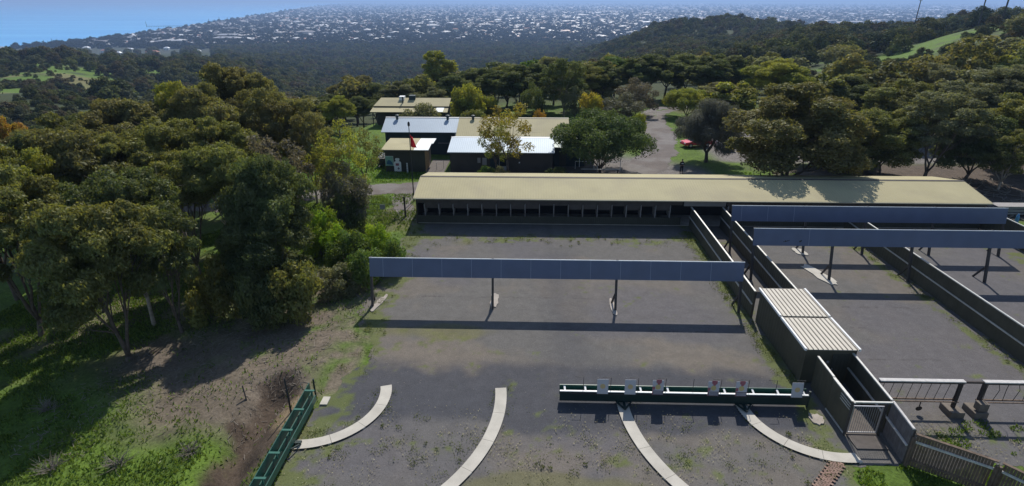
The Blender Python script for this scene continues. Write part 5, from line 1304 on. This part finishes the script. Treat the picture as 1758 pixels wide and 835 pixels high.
RB = np.hypot(x[NI - 1], y[NI - 1]) if len(x) > NI else 285
x, y = x[:NI], y[:NI]
zs = tz(x, y)
for i in range(len(x)):
    az = math.degrees(math.atan2(x[i], y[i]))
    if az < -12: lb, gr, cs = 'grey-green gum on the slope falling away beyond the left grove', 'trees on the left valley slope', ['dark', 'olive', 'greyg', 'dark', 'purple', 'brown']
    elif az < 14: lb, gr, cs = 'dark gum in the wooded valley behind the club buildings', 'trees in the valley behind the buildings', ['dark', 'dark', 'olive', 'greyg', 'brown', 'green']
    else: lb, gr, cs = 'olive gum in the wood climbing the right-hand hill', 'trees on the right-hand hill', ['olive', 'greyg', 'dark', 'brown', 'olive', 'ygreen']
    tree('mid%d' % rng.integers(4), x[i], y[i], rng.uniform(6, 10.5), rng.uniform(3.6, 5.6), lb, cs[rng.integers(len(cs))], gr, z=float(zs[i]))

def instancer(name, pts, scl, protos, colors, label):
    """a mass of trees: points with instanced crowns (stuff)"""
    me = bpy.data.meshes.new(name); me.vertices.add(len(pts)); me.vertices.foreach_set('co', np.asarray(pts, np.float32).ravel())
    a = me.attributes.new('size', 'FLOAT_VECTOR', 'POINT'); a.data.foreach_set('vector', np.asarray(scl, np.float32).ravel())
    o = put(name, me)
    cl = bpy.data.collections.new(name + '_kinds')
    for (mesh, c) in zip(protos, colors):
        p = bpy.data.objects.new('crown', mesh); p.color = (*c, 1); cl.objects.link(p)
    ng = bpy.data.node_groups.new(name, 'GeometryNodeTree')
    ng.interface.new_socket('Geometry', in_out='INPUT', socket_type='NodeSocketGeometry'); ng.interface.new_socket('Geometry', in_out='OUTPUT', socket_type='NodeSocketGeometry')
    N, l = ng.nodes, ng.links
    gi = N.new('NodeGroupInput'); go = N.new('NodeGroupOutput'); ip = N.new('GeometryNodeInstanceOnPoints'); ci = N.new('GeometryNodeCollectionInfo')
    ci.inputs['Collection'].default_value = cl; ci.inputs['Separate Children'].default_value = True; ci.inputs['Reset Children'].default_value = True
    m2p = N.new('GeometryNodeMeshToPoints'); l.new(gi.outputs[0], m2p.inputs[0]); l.new(m2p.outputs[0], ip.inputs['Points'])
    l.new(ci.outputs[0], ip.inputs['Instance']); ip.inputs['Pick Instance'].default_value = True
    rv = N.new('FunctionNodeRandomValue'); rv.data_type = 'INT'; rv.inputs['Min'].default_value = 0 if False else 0
    for s_ in rv.inputs:
        if s_.type == 'INT' and s_.name == 'Max': s_.default_value = len(protos) - 1
        if s_.type == 'INT' and s_.name == 'Min': s_.default_value = 0
    l.new([q for q in rv.outputs if q.type == 'INT'][0], ip.inputs['Instance Index'])
    rr = N.new('FunctionNodeRandomValue'); rr.data_type = 'FLOAT_VECTOR'
    v = [s_ for s_ in rr.inputs if s_.type == 'VECTOR']; v[0].default_value = (0, 0, 0); v[1].default_value = (0, 0, 6.283)
    l.new([q for q in rr.outputs if q.type == 'VECTOR'][0], ip.inputs['Rotation'])
    na = N.new('GeometryNodeInputNamedAttribute'); na.data_type = 'FLOAT_VECTOR'; na.inputs[0].default_value = 'size'
    l.new([q for q in na.outputs if q.type == 'VECTOR'][0], ip.inputs['Scale'])
    l.new(ip.outputs[0], go.inputs[0])
    md = o.modifiers.new('scatter', 'NODES'); md.node_group = ng
    tag(o, label, None, None, 'stuff'); return o
FP = []
for i in range(4): FP.append(gen_tree('wood%d' % i, 70 + i, 8, 4.5, ncl=11, per=130, L=.8, W=.55, rc=.40, flat=.85, lo=.1, trunk=False, upb=.4, nr=.28, leafmat='far_leaf')[1])
FS = [gen_tree('street%d' % i, 80 + i, 8, 4.5, ncl=9, per=80, L=1.1, W=.75, rc=.4, flat=.8, lo=.1, trunk=False, upb=.4, leafmat='suburb_leaf')[1] for i in range(2)]
WC = [COLS['dark'], COLS['olive'], COLS['greyg'], (.048, .040, .028)]
WC = [tuple(np.array(c) * .8) for c in WC]
x, y = scatter(6500, RB, 700, 15); x2, y2 = scatter(15000, 700, 2050, 16)
k2 = np.zeros(len(x2), bool)
dd2 = np.hypot(x2, y2)
k2 = coast_sd(x2, y2) > 60
x = np.concatenate([x, x2[k2]]); y = np.concatenate([y, y2[k2]])
xs_, ys_ = [], []
rs = np.random.default_rng(78); a_ = np.radians(rs.uniform(-46, -22, 5200)) ; d_ = np.sqrt(rs.uniform(130 ** 2, 620 ** 2, 5200)); sx = d_ * np.sin(a_); sy = d_ * np.cos(a_)
kq = (fbm(sx / 26, sy / 26, 95, 3) + .10 * (d_ < 260) > .60); sx, sy = sx[kq], sy[kq]
a2 = np.radians(rs.uniform(-44, -27, 1500)); d2 = np.sqrt(rs.uniform(450 ** 2, 1250 ** 2, 1500)); sx = np.concatenate([sx, d2 * np.sin(a2)]); sy = np.concatenate([sy, d2 * np.cos(a2)])
a_ = np.radians(rs.uniform(24, 45, 1500)); d_ = np.sqrt(rs.uniform(200 ** 2, 560 ** 2, 1500)); qx = d_ * np.sin(a_); qy = d_ * np.cos(a_); kq = fbm(qx / 22, qy / 22, 96, 3) > .49
sx = np.concatenate([sx, qx[kq]]); sy = np.concatenate([sy, qy[kq]]); NS = len(sx)
x = np.concatenate([x, sx]); y = np.concatenate([y, sy])
z = tz(x, y); d = np.hypot(x, y)
rs = np.random.default_rng(77); sc = rs.uniform(.75, 1.25, len(x)) * (1 + .25 * sstep(500, 1500, d))
ks = fbm(x / 45, y / 45, 91, 3); sc *= .85 + .8 * ks; sc[-NS:] *= rs.uniform(.14, .42, NS) * (1 + .5 * sstep(450, 900, d[-NS:]))
instancer('distant_woodland', np.stack([x, y, z - .4], -1), np.stack([sc, sc, sc * rs.uniform(.8, 1.15, len(x))], -1), FP, WC, 'dark mass of gum woodland filling the valley and hills')
# suburb tree mass
def city_pts(n, seed, ymin=2.0, ymax=84, pw=0.0):
    rs = np.random.default_rng(seed); px = rs.uniform(-60, 1820, n); py = ymin + (ymax - ymin) * rs.uniform(0, 1, n) ** 1.1
    r_ = np.array([ray(a, b) for a, b in zip(px, py)]); t_ = (-117.5 - CH) / r_[:, 2]
    x = r_[:, 0] * t_; y = r_[:, 1] * t_; d = np.hypot(x, y)
    k = (d > 1750) & (d < 26000) & (rs.uniform(size=len(d)) < pw * (1.05 - (py / 78) ** .7) + (1 - pw)); sdv = coast_sd(x, y); k &= sdv > 70
    if pw > 0: k |= (d > 1750) & (sdv > 70) & (sdv < 900) & (d < 9000) & (rs.uniform(size=len(d)) < .55)
    return x[k], y[k], d[k]
x, y, d = city_pts(20000, 201)
rs = np.random.default_rng(3); sc = rs.uniform(.8, 1.9, len(x)) * (1 + d / 9000)
instancer('suburb_trees', np.stack([x, y, tz(x, y) - .5], -1), np.stack([sc * 1.2, sc * 1.2, sc * .9], -1), FS, [(.022, .030, .016), (.03, .034, .02)], 'dark street trees spread through the distant suburbs')

# ------------------------------------------------------------------ suburbs
def house_mesh(name, w, l, hh, roofc, wallc, rise):
    hw, hl = w / 2, l / 2; e = .6
    V = [(-hw, -hl, -2), (hw, -hl, -2), (hw, hl, -2), (-hw, hl, -2), (-hw, -hl, hh), (hw, -hl, hh), (hw, hl, hh), (-hw, hl, hh),
         (-hw - e, -hl - e, hh), (hw + e, -hl - e, hh), (hw + e, hl + e, hh), (-hw - e, hl + e, hh), (0, -hl + hw * .8, hh + rise), (0, hl - hw * .8, hh + rise)]
    q = [(0, 1, 5, 4), (1, 2, 6, 5), (2, 3, 7, 6), (3, 0, 4, 7), (8, 9, 12, 12), (9, 10, 13, 12), (10, 11, 13, 13), (11, 8, 12, 13)]
    return np.array(V), q, [wallc] * 4 + [roofc] * 4
RC = [(.36, .36, .37), (.62, .63, .65), (.34, .16, .11), (.30, .30, .32), (.45, .40, .36), (.30, .29, .28), (.18, .16, .16), (.72, .72, .72), (.38, .2, .14)]
WCOL = [(.4, .38, .34), (.32, .26, .2), (.45, .45, .44), (.25, .19, .15)]
def tri_quads(q): return [f if f[2] != f[3] else f[:3] for f in q]
protoH = []
for i in range(9):
    V, q, cs = house_mesh('house', 9 + (i % 3) * 2, 13 + (i % 4) * 3, 3.0 if i % 4 else 5.6, RC[i], WCOL[i % 4], 2.2)
    me = bpy.data.meshes.new('house'); me.from_pydata([tuple(v) for v in V], [], tri_quads(q)); me.materials.append(M['city'])
    a = me.attributes.new('tone', 'FLOAT_COLOR', 'FACE'); a.data.foreach_set('color', np.array([(*c, 1) for c in cs], np.float32).ravel()); protoH.append(me)
x, y, d = city_pts(62000, 301, 1.2, 78, 1.0)
o_ = np.argsort(d); x, y, d = x[o_], y[o_], d[o_]; z = tz(x, y)
NH = 280
for i in range(NH):
    o = put('suburb_house', protoH[i % 9], None, (x[i], y[i], z[i])); o.rotation_euler = (0, 0, rng.uniform(-.5, .5) + (1.57 if i % 2 else 0))
    tag(o, 'small distant house near the foot of the hills in the suburbs', 'house', 'nearest houses of the distant suburbs')
VV = []; QQ = []; TT = []; b = 0
for i in range(NH, len(x)):
    k = rng.integers(9); s_ = rng.uniform(.5, 1.0) * (1 + d[i] / 14000)
    V, q, cs = house_mesh('h', 9 + (k % 3) * 2, 13 + (k % 4) * 3, 3.0 if k % 3 else 5.6, RC[k], WCOL[k % 4], 2.2)
    if rng.random() < .03: s_ *= rng.uniform(2, 4.5)
    a = rng.uniform(-.4, .4) + (1.57 if rng.random() < .5 else 0); ca, sa = math.cos(a), math.sin(a)
    V = V * s_; V[:, 2] /= s_ ** .5; W = np.stack([V[:, 0] * ca - V[:, 1] * sa + x[i], V[:, 0] * sa + V[:, 1] * ca + y[i], V[:, 2] + z[i]], -1)
    VV.append(W); QQ += [tuple(b + j for j in f) for f in tri_quads(q)]; TT += cs; b += len(V)
me = bpy.data.meshes.new('suburb'); me.from_pydata(np.vstack(VV).tolist(), [], QQ); me.materials.append(M['city'])
a = me.attributes.new('tone', 'FLOAT_COLOR', 'FACE'); a.data.foreach_set('color', np.array([(*c, 1) for c in TT], np.float32).ravel())
tag(put('distant_suburb', me), 'countless tiny roofs of the distant coastal suburbs', None, None, 'stuff')
def big_house(label, px, py, w, l, h, roofm, wallm, rz=0, name='hillside_house', up_=0.5, rise=2.2, group=None):
    x, y = hit(px, py); z = tz1(x, y)
    t = thing(name, label, 'house', (x, y, z), group); hw, hl = w / 2, l / 2
    s = MB(); s.box((-hw, -hl, -3), (hw, hl, h)); o = s.build('wall', wallm, None); o.parent = t; t.scale = (1, 1, 1.5)
    s = MB(); e = .7; s.add([(-hw - e, -hl - e, h + .01), (hw + e, -hl - e, h + .01), (hw + e, hl + e, h + .01), (-hw - e, hl + e, h + .01), (-hw + hl * .8, 0, h + rise), (hw - hl * .8, 0, h + rise)] if hw > hl else
          [(-hw - e, -hl - e, h + .01), (hw + e, -hl - e, h + .01), (hw + e, hl + e, h + .01), (-hw - e, hl + e, h + .01), (-.1, 0, h + rise), (.1, 0, h + rise)], [(0, 1, 5, 4), (1, 2, 5), (2, 3, 4, 5), (3, 0, 4), (0, 3, 2, 1)])
    o = s.build('roof', roofm, None); o.parent = t
    for k in range(3):
        s = MB(); xx = -hw + w * (k + .5) / 3; s.box((xx - 1, -hl - .06, 1), (xx + 1, -hl - .01, 2.3)); o = s.build('window', M['glass'], None); o.parent = t
    t.rotation_euler = (0, 0, rz); return t
cream = mat('cream_render', (.6, .5, .3), .8); grey_roof = mat('pale_grey_roof', (.55, .57, .6), .6); white_roof = mat('white_roof', (.82, .83, .85), .5)
for a in [('long pale roofed house, leftmost of the hillside row', 140, 93, 30, 11, 4, grey_roof, M['white']),
          ('bright white hipped roof house in the hillside row', 150, 87, 16, 12, 5, white_roof, M['white']),
          ('pink tiled roof house beside the white hipped one', 182, 91, 22, 12, 4, M['tile'], M['white']),
          ('white flat house lower in the hillside row', 205, 95, 10, 8, 3, white_roof, M['white']),
          ('cream walled house with a white roof edge', 224, 90, 18, 11, 5, grey_roof, cream),
          ('wide terracotta roofed house, right of the cream one', 263, 94, 28, 13, 4, M['tile'], cream),
          ('small white house at the right of the hillside row', 287, 87, 14, 9, 4, white_roof, M['white']),
          ('low grey house at the far right of the hillside row', 330, 94, 18, 8, 4, grey_roof, M['partition']),
          ('tiny white house in the valley trees right of the row', 342, 93, 9, 7, 4, white_roof, M['white']),
          ('small pale house at the left picture edge above the field', 4, 86, 14, 10, 4, grey_roof, M['white']),
          ('white pair of sheds on the valley rim, left of centre', 668, 67, 14, 9, 5, white_roof, M['white']),
          ('white shed on the valley rim right of the pair', 677, 68, 12, 8, 5, white_roof, M['white']),
          ('tiny white shed left of the valley rim pair', 640, 75, 10, 8, 4, white_roof, M['white']),
          ('orange roofed house above the dark valley', 782, 55, 26, 18, 8, M['tile'], cream),
          ('white cottage right of the valley rim sheds', 721, 66, 9, 7, 4, white_roof, M['white']),
          ('long white school building above the woods', 990, 33, 60, 16, 7, white_roof, M['white']),
          ('long red roofed building below the white school', 975, 44, 40, 14, 5, M['tile'], M['white']),
          ('low red roofed building left of the school', 905, 52, 36, 12, 5, M['tile'], cream),
          ('grey house beside the low red roofed building', 945, 42, 22, 12, 5, grey_roof, M['white'])]:
    big_house(*a)
def flat_at(px, py):
    r = ray(px, py); t_ = (-117 - CH) / r[2]; return r[0] * t_, r[1] * t_
for lb, px, py, w, l, h in [('widest pale warehouse roof on the plain at upper right', 1606, 13, 95, 60, 14), ('long white warehouse in front of the widest one', 1600, 18, 130, 45, 10),
                            ('pale warehouse right of the widest one', 1634, 12, 60, 40, 10), ('long pale warehouse nearest the hill ridge', 1650, 18, 100, 40, 9), ('small white warehouse farthest right on the plain', 1655, 11, 50, 35, 10),
                            ('pale warehouse left of the tall mast', 1565, 18, 90, 40, 9)]:
    x, y = flat_at(px, py); s = MB(); w *= 1.5
    s.box((x - w / 2, y - l, -118), (x + w / 2, y + l, -118 + h)); s.extrude([(x - w / 2 - 1, y - l - 1, -118 + h + .01), (x - w / 2 - 1, y, -118 + h + 5), (x - w / 2 - 1, y + l + 1, -118 + h + .01)], (w + 2, 0, 0))
    tag(s.build('warehouse', white_roof), lb, 'warehouse')
x, y = flat_at(578, 12); s = MB(); s.box((x - 35, y - 20, -120), (x + 35, y + 20, -95)); s.box((x - 20, y - 12, -94.99), (x + 5, y + 12, -88))
tag(s.build('apartment_block', mat('pink_render', (.42, .32, .28), .8)), 'squat pinkish apartment block standing on the far shoreline', 'building')
# jetty
x0, y0 = G(345, 46, SEA); x1, y1 = G(252, 47, SEA); t = thing('jetty', 'long thin jetty with a mast at its end reaching into the sea', 'jetty', (x0, y0, SEA))
s = MB(); s.beam((x0, y0, SEA + 5), (x1, y1, SEA + 5), 6, 1.5); s.build('deck', M['post'], t)
s = MB()
for k in range(24):
    u = k / 23; s.beam((x0 + (x1 - x0) * u, y0 + (y1 - y0) * u, SEA - 4), (x0 + (x1 - x0) * u, y0 + (y1 - y0) * u, SEA + 4.2), 1, 1)
s.build('piles', M['post'], t)
s = MB(); s.tube([(x1, y1, SEA + 5), (x1, y1, SEA + 32)], [1.6, .6], 6); s.build('mast', M['post'], t)
# pines on the shore and masts on the hill
def pine_mesh():
    V = []; rs = np.random.default_rng(8); P = []; Nn = []
    for k in range(10):
        z = 4 + k * 1.9; r_ = 4.2 * (1 - k / 10.5)
        n = 70; a = rs.uniform(0, 6.28, n); u = np.sqrt(rs.uniform(0, 1, n)) * r_
        P.append(np.stack([u * np.cos(a), u * np.sin(a), z + rs.uniform(-.3, .3, n)], -1)); Nn.append(rs.normal(size=(n, 3)) * .4 + [0, 0, 1])
    P = np.vstack(P); V = leaf_cards(P, np.vstack(Nn), 1.3, .7, rs); return qmesh('pine_crown', V, np.arange(len(V)).reshape(-1, 4), M['far_leaf'], rs.uniform(0, 1, len(P)), 'clump')
pm = pine_mesh(); s = MB(); s.tube([(0, 0, -1), (0, 0, 23)], [.4, .08], 6); o = s.build('tmp', M['bark']); pt = o.data; bpy.data.objects.remove(o)
for px, py, sc_ in ((78, 80, 1.0), (85, 80, .9), (92, 79, 1.1), (101, 78, 1.0), (265, 60, 1.2), (360, 42, 1.6), (378, 40, 1.8), (392, 38, 1.6)):
    x, y = G(px, py + 1.5, -117); y += 0; t = thing('norfolk_pine', 'dark conical pine standing on the shoreline', 'tree', (x, y, tz1(x, y)), 'conical pines along the shore')
    t.scale = (sc_,) * 3; put('trunk', pt, t); c = put('crown', pm, t); c.color = (.02, .03, .02, 1)
for lb, px, py, d, hh in [('tall thin mast rising from the wooded ridge, leftmost of three', 1569, 22, 430, 26), ('tall thin mast at the edge of the grassy hill, middle of three', 1674, 30, 330, 24), ('tall thin mast on the grassy hill, nearest the right edge', 1708, 44, 270, 24)]:
    x, y = at(px, d, 2); z = tz1(x, y); t = thing('mast', lb, 'mast', (x, y, z))
    s = MB(); s.tube([(x, y, z - 1), (x, y, z + hh)], [.38, .26], 7); s.build('pole', M['post'], t)
    s = MB(); s.beam((x - 1.3, y, z + hh - 1.2), (x + 1.3, y, z + hh - 1.2), .2, .2); s.build('cross_arm', M['post'], t)
# knoll pines on the hill skyline
x, y = at(1163, 640, 0); 

# ------------------------------------------------------------------ ground cover (uncountable)
def clutter(name, label, P, Nn, L, W, m, c, droop=0, seed=0):
    rs = np.random.default_rng(seed); V = leaf_cards(P, Nn, L, W, rs, droop)
    o = put(name, qmesh(name, V, np.arange(len(V)).reshape(-1, 4), m, rs.uniform(0, 1, len(P)), 'clump')); o.color = (*c, 1); tag(o, label, None, None, 'stuff'); return o
rs = np.random.default_rng(55)
n = 150000; x = rs.uniform(-42, -11.2, n); y = rs.uniform(14, 62, n)
gr = fbm(x / 6, y / 6, 31, 4); k = (fbm(x / 2.0, y / 2.0, 205, 3) + rs.normal(0, .08, n) > .47) & (np.hypot(x, y) < 62) & ~((x > -15.8) & (x < -12.4) & (y < 27) & (rs.uniform(size=n) < .72)) & (road_d(x, y, 0) > 1.2)
lit = sstep(-27, -21, x + (gr - .5) * 10) * sstep(20.5, 25.5, y + (gr - .5) * 8) * (1 - sstep(38, 42, y)); k &= rs.uniform(size=n) > lit * .9
x, y = x[k], y[k]; P = np.stack([x, y, tz(x, y) + .06], -1); Nn = rs.normal(size=P.shape) * [1, 1, .5]
clutter('grass', 'green grass under and around the left grove', P, Nn, .26, .07, M['weed'], (.105, .165, .03), -1.0, 1)
n = 30000; x = rs.uniform(15, 30, n); y = rs.uniform(14, 24.5, n); k = (range_mask(x, y) < .5) & (fbm(x / 1.2, y / 1.2, 207, 3) > .42) | ((range_mask(x, y) > .5) & (x > 18.5) & (fbm(x / .9, y / .9, 208, 3) > .66) & (y < 24.2)); x, y = x[k], y[k]
P = np.stack([x, y, tz(x, y) + .05], -1); clutter('grass', 'green grass around the paling fence at lower right', P, rs.normal(size=P.shape) * [1, 1, .5], .2, .05, M['weed'], (.11, .18, .024), -1.0, 2)
n = 40000; x = rs.uniform(-30, 40, n); y = rs.uniform(60, 78, n); k = ((x < -12.8) & (road_d(x, y, 0) > 1.25) & ~((x > -18.2) & (y > 69.2))) | ((x > 27) & (y < 74) & (fbm(x / 3, y / 3, 209, 3) > .55)); x, y = x[k], y[k]
P = np.stack([x, y, tz(x, y) + .05], -1); clutter('lawn_grass', 'bright lawn grass around the hut and car park edge', P, rs.normal(size=P.shape) * [1, 1, .5], .3, .09, M['weed'], (.13, .23, .024), -1.0, 3)
# weeds in tufts on the gravel
tx_, ty_ = [], []
for k in range(700):
    e = [0, 1, 1, 2, 3, 4, 1][rs.integers(7)]
    if e == 0: cx_, cy_ = rs.uniform(-11, 15), rs.normal(21.2, 1.2)
    elif e == 1: cx_, cy_ = (rs.normal(14.9, .38), rs.uniform(27, 50)) if rs.random() < .7 else (rs.normal(29.2, .3), rs.uniform(25, 48))
    elif e == 2: cx_, cy_ = rs.normal(-10.4, .6), rs.uniform(27, 50)
    elif e == 3: cx_, cy_ = rs.uniform(-10.5, 15), rs.normal(47.6, .8)
    else:
        a = R(rs.uniform(-88, 10)); pv_ = (-11.35, 25, 1) if rs.random() < .5 else (15.3, 25, -1); rr = (3.65 if rs.random() < .5 else 10.05) + rs.choice([-.42, .42]); cx_, cy_ = pv_[0] + pv_[2] * rr * math.cos(a), 25 + rr * math.sin(a) * .9
    m_ = rs.integers(6, 40); sp = rs.uniform(.05, .28); tx_.append(rs.normal(cx_, sp, m_)); ty_.append(rs.normal(cy_, sp, m_))
x = np.concatenate(tx_); y = np.concatenate(ty_); kk = np.ones(len(x), bool)
for qx, r1, r2 in ((-11.35, 3.65, 10.0), (15.3, 3.75, 10.1)):
    q_ = np.hypot(x - qx, y - 25); kk &= (np.abs(q_ - r1) > .36) & (np.abs(q_ - r2) > .36)
x, y = x[kk], y[kk]; P = np.stack([x, y, np.full(len(x), .06)], -1)
clutter('weeds', 'small weeds and moss tufts scattered over the range gravel', P, rs.normal(size=P.shape) * [1, 1, .7],   .09, .04, M['weed'], (.10, .125, .035), -.6, 4)
n = 4500; x = rs.uniform(-11.5, 15.5, n); y = rs.normal(21.6, 1.5, n); k = (fbm(x / .9, y / .9, 211, 3) > .52) & (y < 24.6); x2 = rs.uniform(17.8, 29, n // 2); y2 = rs.normal(22.7, .7, n // 2); k3 = (fbm(x2 / .9, y2 / .9, 213, 3) > .5)
x = np.concatenate([x[k], x2[k3]]); y = np.concatenate([y[k], y2[k3]]); P = np.stack([x, y, np.full(len(x), .035)], -1)
clutter('straw_litter', 'pale straw flecks scattered on the gravel around the tracks', P, rs.normal(size=P.shape) * .4 + [0, 0, 1], .10, .035, M['weed'], (.30, .27, .17), 0, 6)
# fallen sticks, bark and leaves on the bank
s = MB(); r = random.Random(9)
for k in range(2600):
    x = r.uniform(-27, -11.6); y = r.uniform(21.5, 41)
    if y < 26 and x > -16 and r.random() < .4: continue
    if fbm(np.array([x / 3]), np.array([y / 3]), 88, 3)[0] < .42: continue
    a = r.uniform(0, 3.14); L = r.uniform(.08, .42) * (2.2 if r.random() < .05 else 1); z = tz1(x, y) + .04
    dx, dy = math.cos(a) * L / 2, math.sin(a) * L / 2; w = .006 + .012 * r.random()
    s.beam((x - dx, y - dy, z), (x + dx, y + dy, z + r.uniform(-.03, .08)), w * 1.6, w)
for k in range(260):
    x = r.uniform(42, 56); y = r.uniform(54, 68); a = r.uniform(0, 3.14); L = r.uniform(.5, 2.4); z = tz1(x, y) + .1
    dx, dy = math.cos(a) * L / 2, math.sin(a) * L / 2; s.beam((x - dx, y - dy, z), (x + dx, y + dy, z + r.uniform(0, .3)), .06, .05)
tag(s.build('fallen_sticks', M['bush_wood']), 'pale fallen sticks and bark strewn over leaf litter', None, None, 'stuff')
# dead bushes
def dead_bush(label, x, y, rad, seed):
    r = random.Random(seed); s = MB(); z = tz1(x, y)
    for k in range(46):
        a = r.uniform(0, 6.28); e = r.uniform(.1, 1.1); L = rad * r.uniform(.6, 1.2); p0 = Vector((x + r.uniform(-.2, .2), y + r.uniform(-.2, .2), z - .05)); d = Vector((math.cos(a) * math.cos(e), math.sin(a) * math.cos(e), math.sin(e)))
        p1 = p0 + d * L * .5 + Vector((r.uniform(-.1, .1), r.uniform(-.1, .1), .05)); p2 = p1 + d * L * .5 + Vector((r.uniform(-.2, .2), r.uniform(-.2, .2), -.05)); s.tube([p0, p1, p2], [.018, .012, .005], 4, cap=False)
        q = p1 + Vector((r.uniform(-.3, .3), r.uniform(-.3, .3), r.uniform(0, .3))) * rad; s.tube([p1, q], [.01, .004], 4, cap=False)
    tag(s.build('dead_bush', M['bush_wood']), label, 'bush')
for lb, px, py, rad in [('bare grey dead bush in the grass at the bottom left', 85, 800, 1.0), ('bare pale fallen branches right of the dead bush in the grass', 200, 800, .9), ('small dead twiggy bush on the ditch edge', 330, 790, .7), ('dead bare shrub in the shade under the front gum', 75, 690, .9)]:
    x, y = G(px, py, -1); dead_bush(lb, x, y, rad, int(px))
s = MB(); x, y = G(222, 608, -.9); z = tz1(x, y)
